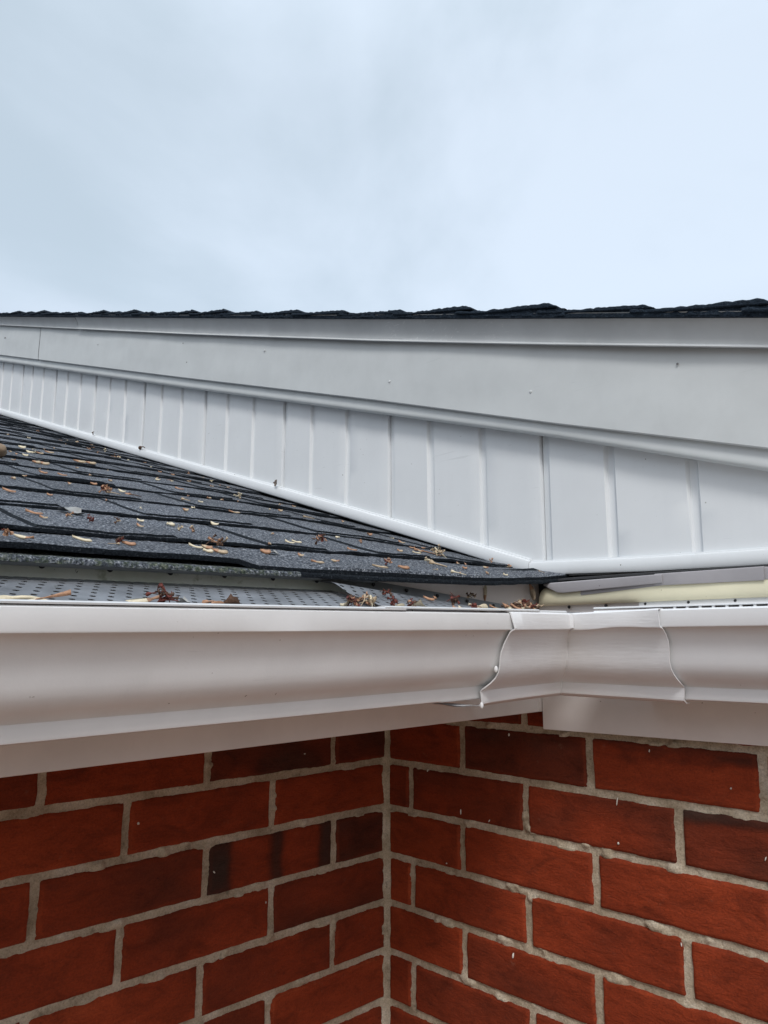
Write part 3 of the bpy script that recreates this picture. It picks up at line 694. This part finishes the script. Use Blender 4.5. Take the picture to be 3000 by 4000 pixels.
# ------------------------------------------------------------------ lower roof
def PZ(x, y):
    q = np.clip((y + .20) / .20, 0, 1); w = np.clip((.27 - np.asarray(x)) / .10, 0, 1)
    return .0750 + .317 * (.32 - x) + .028 * np.clip(y, -1.0, .03) - .0075 * q * q * (3 - 2 * q) * w
def lower_roof():
    r = thing('lower_roof', 'dark asphalt shingle roof sloping down to the left gutter, littered with seeds', 'shingle roof', None, (.1, -.4, .1))
    mb = MB(); EXP = .1225; th = .0030
    edges = [.2330 - EXP * k for k in range(0, 30)]
    y = np.arange(-1.5, .030, .0028)
    def course(xb, n, lift0, teeth, xlen=.17, res=1, curl=.0035, endy=None, moss=0.):
        yy = y[::res]; yy = yy if endy is None else yy[(yy >= endy[0]) & (yy <= endy[1])]
        jag = .0019 * fbm(yy * 170, n * 7.3, 4) + .006 * vn(yy * 5, n * 3.1, 5)
        offt = .0025 + .0065 * ((n * 37 % 10) / 10.0)
        us = np.array([0, .0006, offt, offt + .0004, .014, .024, .04, .06, .085, .112, .13, xlen])
        tooth = teeth(yy)                                      # 0..1 extra lamination
        wavy = curl * np.clip(.5 + 1.3 * fbm(yy * 9, n * 5.7, 6), 0, 1.6)
        X = []; 
        for k, u in enumerate(us):
            tk = tooth
            h = lift0 + th * np.clip(1 - u / EXP, 0, 1) + .0022 * tk * (k > 2) * np.clip(1 - (u - .110) / .01, 0, 1) + wavy * np.exp(-u / .022)
            h = h + .0009 * fbm(yy * 60, u * 60 + n * 3, 7)
            if k == 0: h = h - .0012
            X.append(np.stack([xb + jag - u, yy, PZ(xb - u, yy) + h], -1))
        # butt face and the underside running back
        h0 = X[0][:, 2]; butt = .0021 + 0 * yy
        lo = np.stack([xb + jag - .0004, yy, h0 - butt * .5], -1); lo2 = np.stack([xb + jag - .0004 + .0006 * fbm(yy * 300, n, 2), yy, h0 - butt], -1); bk = np.stack([xb + jag - .035, yy, PZ(xb - .035, yy) + lift0 + .0006], -1)
        X[0][:, 2] -= 0; P = np.stack([bk, lo2, lo, X[0], X[1]], 1); mb.grid(P, 1, 0.)
        mb.grid(np.stack(X[1:3], 1), 0, moss); mb.grid(np.stack(X[2:4], 1), 1, moss); f0 = len(mb.M); mb.grid(np.stack(X[3:], 1), 0, moss)
        nv_ = len(X) - 4
        for c_ in np.where(np.abs(np.diff(tooth)) > .5)[0]:       # open joint beside each laminated tab
            for q_ in range(0, min(nv_, 7)): mb.M[f0 + c_ * nv_ + q_] = 1
    def mk_teeth(n):
        rr = random.Random(n * 13 + 5); segs = []; a = -1.6 + rr.random() * .1
        while a < .1:
            w = rr.uniform(.07, .16); segs.append((a, a + w)); a += w + rr.uniform(.05, .11)
        def f(yy):
            t_ = np.zeros_like(yy)
            for (p, q) in segs: t_ = np.maximum(t_, np.clip(np.minimum(yy - p, q - yy) / .0015, 0, 1))
            return t_
        return f
    # starter strip, edge mossy
    def starter():
        yy = y; n = 99; jag = .0022 * fbm(yy * 130, 5, 4)
        ez = np.interp(yy, [-1.5, -.69, -.58, -.47, -.34, -.15, -.045, .0, .03], [.046, .0552, .0572, .0592, .0618, .0674, .0752, .0797, .083])
        L = []
        for u, dz in ((.03, -.0035), (.0, -.0000), (-.0003, .0022), (.0010, .0040), (.004, .0046), (.012, .0046), (.03, .006), (.06, .010)):
            L.append(np.stack([.3205 + jag - u + .0006 * vn(yy * 400, u * 900, 3), yy, ez + dz + .317 * max(u, 0) * .6 + .0005 * fbm(yy * 200, u * 100, 9)], -1))
        P = np.stack(L, 1); ms = np.clip((-.40 - yy) / .06, 0, 1)[:, None] + 0 * P[..., 0]; iL = int(np.searchsorted(yy, -.43)); mb.grid(P[:iL + 1], 0, ms[:iL + 1]); mb.grid(P[iL:, :5], 1, 0.); mb.grid(P[iL:, 4:], 0, 0.)
        # lowest full course: lifted clear of the starter on the left, lying down flush on the right of the step
        stp = 1 / (1 + np.exp((yy + .482) / .0035))            # 1 left of the step
        xb = .3175 - .004 * stp + jag * .7; ezt = ez + .0048
        top = ezt + .0040 + .0050 * stp + .0010 * fbm(yy * 22, 3, 8)
        L = []
        tth = np.clip(np.minimum(yy + .4, -.16 - yy) / .0015, 0, 1) * .0022 + np.clip((-.70 - yy) / .0015, 0, 1) * .003
        roofz = PZ(.2, yy) + .006
        for k, (u, f) in enumerate(((.05, None), (.0004, -1), (.0, -.6), (.0002, 0), (.0012, .25), (.004, .3), (.010, .3), (.022, .3), (.04, .3), (.07, .3), (.10, .3), (.14, .3), (.18, .3))):
            q = min(1, u / .11); base = top + tth * np.clip(1 - (u - .095) / .01, 0, 1)
            tgt = PZ(.3175 - u, yy) + .0030 + .001 * (1 - q)
            s_ = q * q * (3 - 2 * q); zc = base + .317 * u * .9
            z = zc * (1 - s_) + tgt * s_ + .0009 * fbm(yy * 60, u * 60, 7)
            if f is None: z = ezt + .0008 + .317 * u
            elif f <= 0: z = top + f * (.0050 - .0006 * stp)
            L.append(np.stack([xb - u + .0007 * vn(yy * 350, u * 900, 13), yy, z], -1))
        P = np.stack(L, 1); mb.grid(P[:, :4], 1, 0.); mb.grid(P[:, 3:], 0, 0.)
    starter()
    for n, xb in enumerate(edges):
        res = 1 if n < 6 else (2 if n < 12 else 4)
        course(xb, n, .0034, mk_teeth(n), res=res, curl=.0012 if n % 3 else .0024)
    o = mb.build('shingles', [SHING, CUT], None, True, True); 
    kid(sharp(o, 50), r)
    mb2 = MB(); P = np.array([[(.282, yy, PZ(.285, yy) - .014), (-3.8, yy, PZ(-3.8, yy) - .004), (-3.8, yy, PZ(-3.8, yy) - .03), (.280, yy, PZ(.285, yy) - .030), (.282, yy, PZ(.285, yy) - .014)] for yy in (-1.5, -.9, -.3, .03)])
    mb2.grid(P); kid(mb2.build('deck', [WOOD]), r)
    # thin grey eave metal under the starter
    mb3 = MB(); ys = np.linspace(-1.5, -.02, 40)
    ez = lambda yy: float(np.interp(yy, [-1.5, -.69, -.58, -.47, -.34, -.15, -.045, .0], [.046, .0560, .0580, .0602, .0628, .0680, .0760, .0805]))
    top = lambda yy: ez(yy) + .001
    mb3.grid(np.array([[(.3065, yy, min(top(yy) - .0008, ZJ(yy) + .0128)), (.3050, yy, top(yy) - .003), (.3150, yy, top(yy) - .0002), (.3155, yy, top(yy) + .0004), (.29, yy, top(yy) + .004)] for yy in ys if yy < -.30]))
    kid(mb3.build('eave_metal', [GREYFL]), r)
    # small dark strip of roofing carried on under the siding to the right
    mb4 = MB(); mb4.grid(np.array([[(x, -.008, .0812), (x, -.006, .0835), (x, .034, .089), (x, .034, .0795), (x, -.008, .0812)] for x in np.linspace(.30, 1.8, 30)])); kid(mb4.build('underlay_strip', [BLACKGAP]), r)
lower_roof()

# ------------------------------------------------------------------ fallen seeds, twigs and flowers
TAN = simple('tan_seed_wing', (.44, .34, .23), .6, .3, 220, .4, .0006)
PALE = simple('pale_seed_wing', (.66, .58, .42), .55, .2, 220, .3, .0005)
ORNG = simple('orange_brown_seed', (.38, .21, .125), .6, .35, 260, .4, .0006)
RED = simple('dark_red_flower', (.12, .028, .02), .7, .5, 260, .6, .001)
BROWN = simple('brown_leaf', (.10, .055, .035), .75, .5, 200, .6, .001)
GREYL = simple('grey_scrap', (.30, .30, .29), .6, .2, 150, .3, .0008)
def seed_wing(L=.018, w=.0055, mats=(TAN, ORNG), curl=.15, seed=0):
    """one winged seed: papery wing with a swollen seed at one end, origin at the middle"""
    rr = random.Random(seed); n = 11; V = []; F = []; MI = []
    for i in range(n):
        q = i / (n - 1); ww = w * .62 * (math.sin(math.pi * min(1, q * .92 + .06)) ** .6) * (.5 + .8 * q) ; x = (q - .5) * L; bend = curl * .12 * L * (q - .5) ** 2 * 2 + .0008
        off = .04 * L * math.sin(q * 2.6)
        tk = .0003 + .0016 * max(0, 1 - q * 3.2)
        V += [(x, off - ww, bend), (x, off, bend + tk + .0004), (x, off + ww, bend + .0006 * math.sin(q * 9)), (x, off, bend - tk * .6)]
    for i in range(n - 1):
        for j in range(4):
            a = i * 4 + j; b = i * 4 + (j + 1) % 4; F.append((a, b, b + 4, a + 4)); MI.append(1 if i < n * .33 else 0)
    F += [(0, 3, 2, 1), tuple((n - 1) * 4 + k for k in range(4))]; MI += [1, 0]
    return V, F, MI, list(mats)
def stalk(L=.02, r=.0006, mats=(TAN,), seed=0, knob=True):
    rr = random.Random(seed); n = 8; V = []; F = []; a1 = rr.uniform(-.3, .3)
    for i in range(n):
        q = i / (n - 1); x = (q - .5) * L; c = (x, a1 * L * (q - .5) ** 2 * 2, .0008 + .12 * L * q * (1 - q)); rad = r * (1 + (2.2 if knob and i < 2 else 0) * (1 - i * .4)) * (1 - .35 * q)
        for j in range(6):
            th = j * math.pi / 3; V.append((c[0], c[1] + rad * math.cos(th), c[2] + rad * math.sin(th)))
    for i in range(n - 1):
        for j in range(6): F.append((i * 6 + j, i * 6 + (j + 1) % 6, (i + 1) * 6 + (j + 1) % 6, (i + 1) * 6 + j))
    F += [tuple(range(6)), tuple((n - 1) * 6 + k for k in range(6))]
    return V, F, [0] * len(F), list(mats)
def cluster(rad=.008, n=12, mats=(ORNG, TAN, RED), seed=0):
    rr = random.Random(seed); V = []; F = []; MI = []
    for k in range(n):
        if k % 3 == 0: v, f, m_, _ = stalk(rad * rr.uniform(1.2, 2.2), .0005, (TAN,), seed + k)
        else: v, f, m_, _ = seed_wing(rad * rr.uniform(.5, 1.1), rad * rr.uniform(.2, .45), (TAN, ORNG), .8, seed + k)
        Rm = Matrix.Rotation(rr.uniform(0, 6.28), 3, 'Z') @ Matrix.Rotation(rr.uniform(-1, 1), 3, 'Y') @ Matrix.Rotation(rr.uniform(-.6, .6), 3, 'X'); c = Vector((rr.gauss(0, rad * .35), rr.gauss(0, rad * .35), abs(rr.gauss(0, rad * .35)) + .001)); b = len(V)
        V += [tuple(Rm @ Vector(p) + c) for p in v]; F += [tuple(b + i for i in ff) for ff in f]; mm = rr.randrange(len(mats)); MI += [mm] * len(f)
    zm = min(v[2] for v in V); V = [(a, b, c - zm) for a, b, c in V]
    return V, F, MI, list(mats)
def leaf(L=.012, w=.008, mats=(BROWN,), seed=0, cup=.5):
    rr = random.Random(seed); nu, nv = 8, 6; V = []; F = []
    for i in range(nu):
        for j in range(nv):
            u = i / (nu - 1); v = j / (nv - 1) * 2 - 1; ww = w * .5 * math.sin(math.pi * (u * .92 + .04)) ** .8 * (1 + .25 * math.sin(u * 14 + seed))
            V.append(((u - .5) * L, v * ww, .0008 + cup * (v * ww) ** 2 / w * 2 + .12 * L * math.sin(u * 4 + seed) ** 2 + .0005 * rr.random()))
    b = len(V); V += [(x, y, z - .0005) for x, y, z in V]
    for i in range(nu - 1):
        for j in range(nv - 1):
            a = i * nv + j; F.append((a, a + nv, a + nv + 1, a + 1)); F.append((b + a, b + a + 1, b + a + nv + 1, b + a + nv))
    return V, F, [0] * len(F), list(mats)
def surf_roof(x, y):
    return float(PZ(x, y)) + .0085
def drop(name, geo, x, y, z, rz, label, cat, group=None, tilt=(0, 0), kids=None):
    V, F, MI, ms = geo; o = mesh(name, V, F, ms, None, True, MI); o.location = (x, y, z); o.rotation_euler = (tilt[0], tilt[1], rz)
    tag(o, label, cat, group); return o
SL = (0.0, math.atan(.317))                           # lies on the roof pitch
view = R(45)
def on_roof(name, geo, x, y, rz, label, cat, group=None, up=0.):
    o = drop(name, geo, 0, 0, 0, 0, label, cat, group)
    nrm = Vector((.317, -.028, 1)).normalized(); q = Vector((0, 0, 1)).rotation_difference(nrm); tl = R(random.uniform(12, 42)) * (1 if math.cos(rz - view) > 0 else -1) if name == 'seed_wing' else 0.
    o.rotation_euler = (q.to_matrix() @ Matrix.Rotation(rz, 3, 'Z') @ Matrix.Rotation(tl, 3, 'X')).to_euler(); up += abs(math.sin(tl)) * .0022
    hit = ray_down(x, y); o.location = (x, y, hit + up); return o
bpy.context.view_layer.update()
_dg = bpy.context.evaluated_depsgraph_get()
def ray_down(x, y, z0=None):
    ok, loc, *_ = S.ray_cast(_dg, Vector((x, y, (float(PZ(x, y)) + .03) if z0 is None else z0)), Vector((0, 0, -1)))
    return loc.z if ok else float(PZ(x, y))
ROWN = ['lowest', 'second lowest', 'third', 'fourth', 'fifth', 'sixth', 'seventh', 'eighth', 'ninth', 'tenth', 'eleventh', 'twelfth', 'thirteenth', 'fourteenth', 'fifteenth', 'sixteenth', 'seventeenth', 'eighteenth']
def row_of(x): return min(17, 0 if x > .233 else 1 + int((.233 - x) / .1225))
W_, T_, O_ = (PALE, PALE), (TAN, ORNG), (ORNG, ORNG)
view = R(45)                                          # +x+y direction is across the picture
items = [
 ('w', -.3378, -.4290, .020, .009, T_, view + .6, 'round tan seed wing leaning on another, left part of the roof'),
 ('w', -.3365, -.4180, .026, .009, T_, view + .05, 'large tan seed wing lying flat beside a round leaning one'),
 ('w', -.5391, -.3831, .020, .009, W_, view, 'white seed wing on the roof, upper of two near the left edge'),
 ('w', -.5017, -.3831, .020, .010, W_, view - .1, 'white seed wing just right of another white one, upper left roof'),
 ('w', -.4021, -.4240, .014, .007, W_, view + .2, 'small pale seed wing above the pair of large tan ones'),
 ('w', -.4948, -.3674, .018, .005, T_, view, 'thin tan seed wing beside a longer one on the upper shingles'),
 ('w', -.5137, -.3443, .026, .005, T_, view - .05, 'long tan seed wing right of a thin one on the upper shingles'),
 ('w', -.3897, -.3400, .034, .007, T_, view - .15, 'long split seed wing, left half of a joined tan pair'),
 ('w', -.3916, -.3200, .026, .008, T_, view + .25, 'curled seed wing, right half of a joined tan pair'),
 ('w', -.1535, -.4854, .022, .0045, O_, view - .2, 'orange seed sliver with round head in mid roof'),
 ('w', -.1548, -.4600, .022, .004, O_, view - .15, 'slim orange sliver right of the round headed one'),
 ('w', -.1340, -.4254, .014, .005, O_, view, 'short orange seed piece above the dried flower cluster'),
 ('c', -.0184, -.4619, .0085, 22, (ORNG, RED, ORNG), 0, 'rust orange dried flower cluster in the middle of the roof'),
 ('s', -.0332, -.4434, .022, .0008, (TAN,), view + .05, 'tan stalk poking right out of the dried flower cluster'),
 ('w', -.0928, -.4044, .020, .0065, W_, view - .4, 'cream seed wing with upturned tip right of the flower cluster'),
 ('s', -.0677, -.4000, .022, .0010, (BROWN,), view - .15, 'brown twig right below the cream upturned wing'),
 ('w', .0358, -.5891, .030, .0055, O_, view - .3, 'long orange seed sliver at the left edge of the roof'),
 ('w', .0152, -.5395, .010, .005, O_, view, 'little orange scrap in the left part of the roof'),
 ('w', .1667, -.6096, .026, .0048, O_, view - .1, 'orange seed with thin tail low on the left roof'),
 ('l', .1326, -.5627, .030, .018, (GREYL,), view - .3, 'pale grey torn shingle scrap stuck under a course edge'),
 ('c', .1686, -.5796, .0040, 6, (ORNG, TAN), 0, 'tiny orange crumb below the pale grey scrap'),
 ('c', .1850, -.5682, .0050, 9, (RED, RED), 0, 'dark red crumpled petal low on the left roof'),
 ('c', .1853, -.5403, .0040, 6, (BROWN, TAN), 0, 'brown crumb right of the dark red petal'),
 ('w', .1886, -.5187, .015, .0045, T_, view - .5, 'slanting tan wing right of the brown crumb'),
 ('c', .2965, -.6750, .0040, 8, (ORNG, RED), 0, 'reddish bud at the far left of the lowest course'),
 ('w', .3010, -.6640, .022, .0035, (PALE, ORNG), view + 3.1, 'white sliver with orange end beside the reddish bud'),
 ('w', .2860, -.6152, .026, .0040, (PALE, PALE), view - .1, 'yellow forked sliver on the lowest course'),
 ('c', .2781, -.5829, .0050, 9, (BROWN, RED), 0, 'brown curl at the head of an orange wing, lowest course'),
 ('w', .2838, -.5760, .018, .0055, O_, view - .2, 'orange wing right of a brown curl, lowest course'),
 ('w', .1485, -.4649, .016, .009, W_, view + 1.2, 'cream shell shaped seed standing upright on a course edge'),
 ('c', .1759, -.4698, .0040, 7, (TAN, PALE), 0, 'tan crumb below the cream shell shaped seed'),
 ('w', .1152, -.3910, .015, .009, W_, view - .5, 'curled cream petal in the centre of the roof'),
 ('w', .0522, -.3919, .011, .006, T_, view, 'small tan chip above the curled cream petal'),
 ('s', -.0577, -.3291, .018, .0009, (TAN,), view - .4, 'tan twig on the central shingles'),
 ('c', -.1769, -.1653, .0090, 9, (TAN, PALE), 0, 'fuzzy tan tuft close to the gable trim'),
 ('w', -.0073, -.2837, .024, .0035, T_, view, 'long flat tan sliver right of the roof centre'),
 ('w', -.1807, -.2701, .022, .005, O_, view, 'orange sliver high on the roof below the siding'),
 ('c', .2413, -.4674, .0110, 14, (BROWN, TAN, ORNG), 0, 'upright brown dried flower at the eave step'),
 ('w', .2663, -.5040, .022, .0040, W_, view - .1, 'white pointed sliver left of the dried flower at the eave'),
 ('w', .2669, -.4925, .016, .0060, (ORNG, TAN), view - .4, 'amber seed wing crossing the white pointed sliver'),
 ('w', .2940, -.5085, .014, .0075, W_, view + .3, 'cream petal below the amber wing near the eave'),
 ('w', .2965, -.4980, .022, .0060, T_, view, 'light tan wing under the dried flower near the eave'),
 ('w', .2523, -.4179, .016, .0090, O_, view, 'shiny amber seed on the second course'),
 ('l', .2536, -.4105, .012, .008, (GREYL,), view, 'translucent grey petal joined to the shiny amber seed'),
 ('c', .1995, -.3064, .0090, 14, (RED, ORNG, BROWN), 0, 'tangle of thin rusty stalks in the right half of the roof'),
 ('w', .2227, -.3655, .017, .004, W_, view - .2, 'pale sliver left of the rusty tangle'),
 ('w', .2120, -.3480, .017, .004, W_, view, 'second pale sliver nearer the rusty tangle'),
 ('w', .2669, -.3854, .010, .006, T_, view - .3, 'tan chip below the two pale slivers'),
 ('w', .3046, -.3949, .020, .0035, T_, view, 'thin tan sliver close to the eave right of the step'),
 ('w', .2301, -.2830, .018, .0040, O_, view, 'orange sliver below right of the rusty tangle'),
 ('w', -.0827, -.1500, .011, .006, T_, view, 'tan flake on the upper right shingles'),
 ('s', -.0387, -.1289, .022, .0009, (TAN,), view, 'thin stalk near the gable trim, upper right shingles'),
 ('c', .2005, -.1044, .0125, 16, (TAN, PALE), 0, 'straw coloured seed tuft against the gable trim'),
 ('c', .2487, -.1804, .0050, 7, (PALE, TAN), 0, 'pale crumb left of the thick straw twig'),
 ('s', .2600, -.1720, .028, .0016, (TAN,), view - .5, 'thick straw twig below the straw coloured tuft'),
 ('w', .0934, -.0616, .024, .0055, T_, view - 1.0, 'tan wing leaning on the gable trim'),
 ('s', .1578, -.0790, .050, .0009, (ORNG,), view - .32, 'long straw lying along the gable trim'),
 ('c', .2928, -.2890, .0065, 10, (RED, ORNG), 0, 'dark red flower on the right lower shingles'),
 ('w', .3067, -.2790, .020, .0065, O_, view + .2, 'bright orange seed below the dark red flower'),
 ('w', .3112, -.3180, .026, .0035, (TAN, TAN), view, 'flat tan sliver left of the bright orange seed'),
 ('w', .3400, -.2760, .019, .0050, O_, view - .45, 'orange sliver on the shingle edge above the gutter'),
 ('w', .3261, -.2519, .010, .006, O_, view + 1.3, 'rosy seed hanging on a shingle step at the right'),
 ('s', .3152, -.2000, .022, .0009, (PALE,), view - .3, 'forked straw stalk near the shingle corner'),
 ('s', .3258, -.1851, .018, .0008, (PALE,), view, 'curved straw stalk right of the forked one'),
 ('w', .3380, -.1600, .028, .0040, (TAN, ORNG), view - .35, 'brown tipped sliver at the rightmost shingle edge'),
 ('w', .2712, -.1348, .009, .006, O_, view, 'small orange disc right of the straw twig'),
 ('w', .3096, -.1045, .009, .004, W_, view, 'pale flake under the gable trim at the right'),
 ('w', .3018, -.1306, .009, .007, T_, view + 1, 'tan chip under the gable trim at the right'),
 ('w', .0703, -.1043, .012, .008, (ORNG, BROWN), view, 'rusty bud near the gable trim with straw around it'),
 ('w', .2120, -.1872, .011, .006, T_, view, 'tan chip left of the straw coloured tuft'),
 ('w', .1999, -.1442, .018, .003, W_, view, 'narrow pale sliver below the gable trim'),
]
NM = {'w': 'seed_wing', 's': 'twig', 'c': 'dried_flower', 'l': 'leaf_scrap'}; CT = {'w': 'seed', 's': 'twig', 'c': 'dried flower', 'l': 'leaf scrap'}
for i, (k, x, y, a, b, ms, rz, lab) in enumerate(items):
    if k == 'w': g = seed_wing(a * .66, b * .85, ms, .2 + .6 * random.random(), i)
    elif k == 's': g = stalk(a * .8, b * .8, ms, i)
    elif k == 'c': g = cluster(a * .8, b, ms, i)
    else: g = leaf(a, b, ms, i, .2)
    on_roof(NM[k], g, x, y, rz + (R(random.uniform(-12, 12)) if k == 'w' else 0), lab, CT[k], 'seeds and twigs fallen on the lower roof', .0004)
# pebble-like nut at the left border
def nut():
    bm = bmesh.new(); bmesh.ops.create_icosphere(bm, subdivisions=3, radius=.0115)
    for v in bm.verts: n_ = v.co.normalized(); v.co = Vector((v.co.x * 1.3, v.co.y, v.co.z * .95)) * (1 + .06 * math.sin(n_.x * 9 + n_.z * 5) + .04 * math.sin(n_.y * 17)); 
    me = bpy.data.meshes.new('acorn'); bm.to_mesh(me); bm.free(); me.materials.append(simple('brown_nut', (.24, .17, .11), .6, .3, 90, .5, .001))
    for p in me.polygons: p.use_smooth = True
    o = bpy.data.objects.new('acorn', me); S.collection.objects.link(o); o.location = (-.3186, -.492, ray_down(-.3186, -.492) + .010); tag(o, 'brown round nut cut by the left border of the photo', 'nut')
nut()
# loose small litter over the rest
cnt = {}
for i in range(90):
    for _ in range(50):
        x = random.uniform(-1.2, .32); y = random.uniform(-.72, .0)
        # only in front of the camera's left border
        if (x - .8728) * -.7071 * .0 + 0 == 0 and y > -.70 + .33 * (.3 - x): break
    row = row_of(x); kind = random.choice('wwwwwssc'); col = random.choice(['tan', 'pale', 'orange', 'tan'])
    ms = {'tan': T_, 'pale': W_, 'orange': O_}[col]
    if kind == 'w': g = seed_wing(random.uniform(.004, .009), random.uniform(.0025, .0045), ms, .4, 500 + i); nm = 'seed_wing'; wd = 'seed flake'
    elif kind == 's': g = stalk(random.uniform(.006, .012), .00035, ms[:1], 500 + i); nm = 'twig'; wd = 'stalk'
    else: g = cluster(random.uniform(.002, .0038), 5, ms, 500 + i); nm = 'dried_flower'; wd = 'crumb'
    side = 'near the gable trim' if y > -.30 + .42 * max(0, .2 - x) * .3 else ('towards the left border' if y < -.48 + .25 * max(0, .2 - x) else 'in mid roof')
    lab = f'tiny {col} {wd} on the {ROWN[row]} shingle course, {side}'
    on_roof(nm, g, x, y, random.uniform(0, 6.28), lab, {'seed_wing': 'seed', 'twig': 'twig', 'dried_flower': 'dried flower'}[nm], 'tiny litter scattered on the lower roof', .0003)
# debris lying on the gutter guards
bpy.context.view_layer.update(); _dg = bpy.context.evaluated_depsgraph_get()
gd = [
 ('s', .383, -.6890, .034, .0016, (PALE,), view + .45, 'pale stick leaning over the left end of the gutter guard'),
 ('w', .392, -.6900, .050, .006, (PALE, ORNG), view + 3.14, 'flat orange sliver lying along the hem at the left end of the gutter guard'),
 ('w', .370, -.6054, .024, .0105, (PALE, ORNG), view + .45 + 3.14, 'cream and brown winged seed lying alone on the perforated sheet'),
 ('c', .385, -.5959, .0085, 18, (RED, BROWN, RED), 0, 'dark red dried blossom on the perforated sheet beside the lone seed'),
 ('l', .393, -.5880, .011, .008, (GREYL,), view, 'grey petal right of the dark red blossom on the guard'),
 ('s', .378, -.5575, .020, .0010, (ORNG,), view - .9, 'orange stalk standing in a hole of the guard'),
 ('w', .396, -.5620, .009, .004, O_, view, 'orange chip left of the standing stalk on the guard'),
 ('l', .393, -.5484, .012, .009, (BROWN,), view, 'small dark leaf with pale tip right of the standing stalk'),
 ('w', .393, -.4368, .018, .0100, W_, view + 1.35, 'round cream petal standing left of the second red blossom'),
 ('c', .396, -.4322, .0075, 16, (RED, ORNG, BROWN), 0, 'second dark red blossom pile near the sheet overlap'),
 ('w', .370, -.3886, .013, .009, T_, view, 'tan rounded petal on the right part of the guard'),
 ('c', .398, -.4190, .0090, 14, (TAN, ORNG, PALE), 0, 'amber and cream seed pile along the hem right of the red blossom'),
 ('c', .350, -.3450, .0060, 10, (BROWN, RED), 0, 'brown crumb heap against the grey flange'),
 ('c', .396, -.3835, .0060, 9, (RED, RED), 0, 'lone dark red bud on the hem'),
 ('w', .396, -.3766, .014, .006, W_, view + .8, 'cream wing leaning right of the lone red bud'),
 ('w', .375, -.3355, .012, .006, T_, view - .4, 'small tan wing on the guard in front of the flange'),
 ('c', .396, -.3650, .0055, 9, (RED, BROWN), 0, 'small red and brown bud right of the leaning cream wing'),
 ('l', .392, -.3480, .016, .010, (PALE,), view, 'clear crinkled film scrap at the hem'),
 ('c', .365, -.2651, .0070, 12, (BROWN, RED), 0, 'dark purple leaf ball near the corner end of the guard'),
 ('w', .392, -.2930, .010, .005, O_, view, 'rusty chip left of a cream flake near the corner'),
 ('w', .394, -.2860, .012, .009, W_, view + .4, 'cream flake on the hem near the corner'),
 ('c', .396, -.2740, .0050, 8, (RED, RED), 0, 'red bud right of the cream flake'),
 ('w', .396, -.2600, .011, .009, W_, view, 'round pale petal standing at the hem near the corner'),
]
def floor_z(x, y): return ray_down(x, y, float(TL(y)) + .022 + max(0, (.36 - x)) * .3)
for i, (k, x, y, a, b, ms, rz, lab) in enumerate(gd):
    if k == 'w': g = seed_wing(a, b * 1.1, ms, .4, 900 + i)
    elif k == 's': g = stalk(a, b, ms, 900 + i)
    elif k == 'c': g = cluster(a, b, ms, 900 + i)
    else: g = leaf(a, b, ms, 900 + i, .6)
    tl = (random.uniform(-.3, .3), random.uniform(-.2, .2))
    if 'standing' in lab or 'leaning' in lab: tl = (R(-50), 0)
    drop(NM[k], g, x, y, floor_z(x, y) + (.002 if 'standing' in lab or 'leaning' in lab else .0006), rz, lab, CT[k], 'debris on the gutter guard', tl)
# the heap of leaves and seeds in the corner
for i in range(44):
    q = random.random(); y = -.178 + .115 * q + random.uniform(-.008, .008); x = .372 - .045 * q + random.uniform(-.014, .014)
    hgt = .0015 + .012 * max(0, 1 - abs(q - .78) / .35) * random.random()
    kk = random.choice(['leaf', 'leaf', 'wing', 'wing', 'c'])
    if kk == 'leaf': m_ = random.choice([BROWN, RED, TAN]); g = leaf(random.uniform(.009, .017), random.uniform(.006, .010), (m_,), 1300 + i, 1.0); nm, cat_ = 'dead_leaf', 'dead leaf'
    elif kk == 'wing': m_ = random.choice([TAN, ORNG, PALE]); g = seed_wing(random.uniform(.010, .019), random.uniform(.004, .007), (m_, ORNG), .8, 1300 + i); nm, cat_ = 'seed_wing', 'seed'
    else: m_ = RED; g = cluster(.005, 8, (RED, BROWN, TAN), 1300 + i); nm, cat_ = 'dried_flower', 'dried flower'
    cn = {BROWN: 'dark brown', RED: 'dark red', TAN: 'tan', ORNG: 'orange brown', PALE: 'pale cream'}[m_]
    zone = 'top' if hgt > .007 else ('left foot' if q < .35 else ('right foot' if q > .85 else 'middle'))
    drop(nm, g, x, y, floor_z(x, y) + hgt, random.uniform(0, 6.28), f'{cn} {cat_} in the {zone} of the gutter corner heap', cat_, 'heap of leaves and seeds in the gutter corner', (random.uniform(-.9, .9), random.uniform(-.9, .9)))
# seeds stuck upright to the fascia
drop('seed_wing', seed_wing(.024, .007, T_, .1, 71), .3030, -.0400, .0665, 0, 'tan seed wing hanging upright on the white fascia near the corner', 'seed', 'seeds stuck on the fascia', (R(90), R(75)))
drop('seed_wing', seed_wing(.020, .005, (PALE, ORNG), .1, 72), .2905, -.1187, .0610, 0, 'pale upright winged seed stuck on the white fascia above the grey flange', 'seed', 'seeds stuck on the fascia', (R(90), R(-85)))
drop('dried_flower', cluster(.0065, 9, (BROWN, TAN), 73), .3015, -.1590, .0530, 0, 'brown crumpled flower caught on top of the grey flange', 'dried flower', None, (0, 0))
# bits caught on the gable's bottom trim
for (x, nm, g, lab) in ((-1.165, 'leaf_scrap', leaf(.012, .008, (BROWN,), 81), 'dark upright leaf scrap on the far left part of the bottom trim'),
                        (-.874, 'twig', stalk(.026, .0016, (BROWN,), 82), 'bent dark twig hooked on the bottom trim'),
                        (-.318, 'leaf_scrap', leaf(.014, .012, (simple('grey_brown_scrap', (.18, .15, .13), .8),), 83), 'small brown triangle of leaf on the bottom trim ledge')):
    drop(nm, g, x, CC - .0085, zbot(x) + .0265, 0, lab, 'leaf scrap' if nm == 'leaf_scrap' else 'twig', None, (R(80), R(-70 if nm == 'leaf_scrap' else 10)))
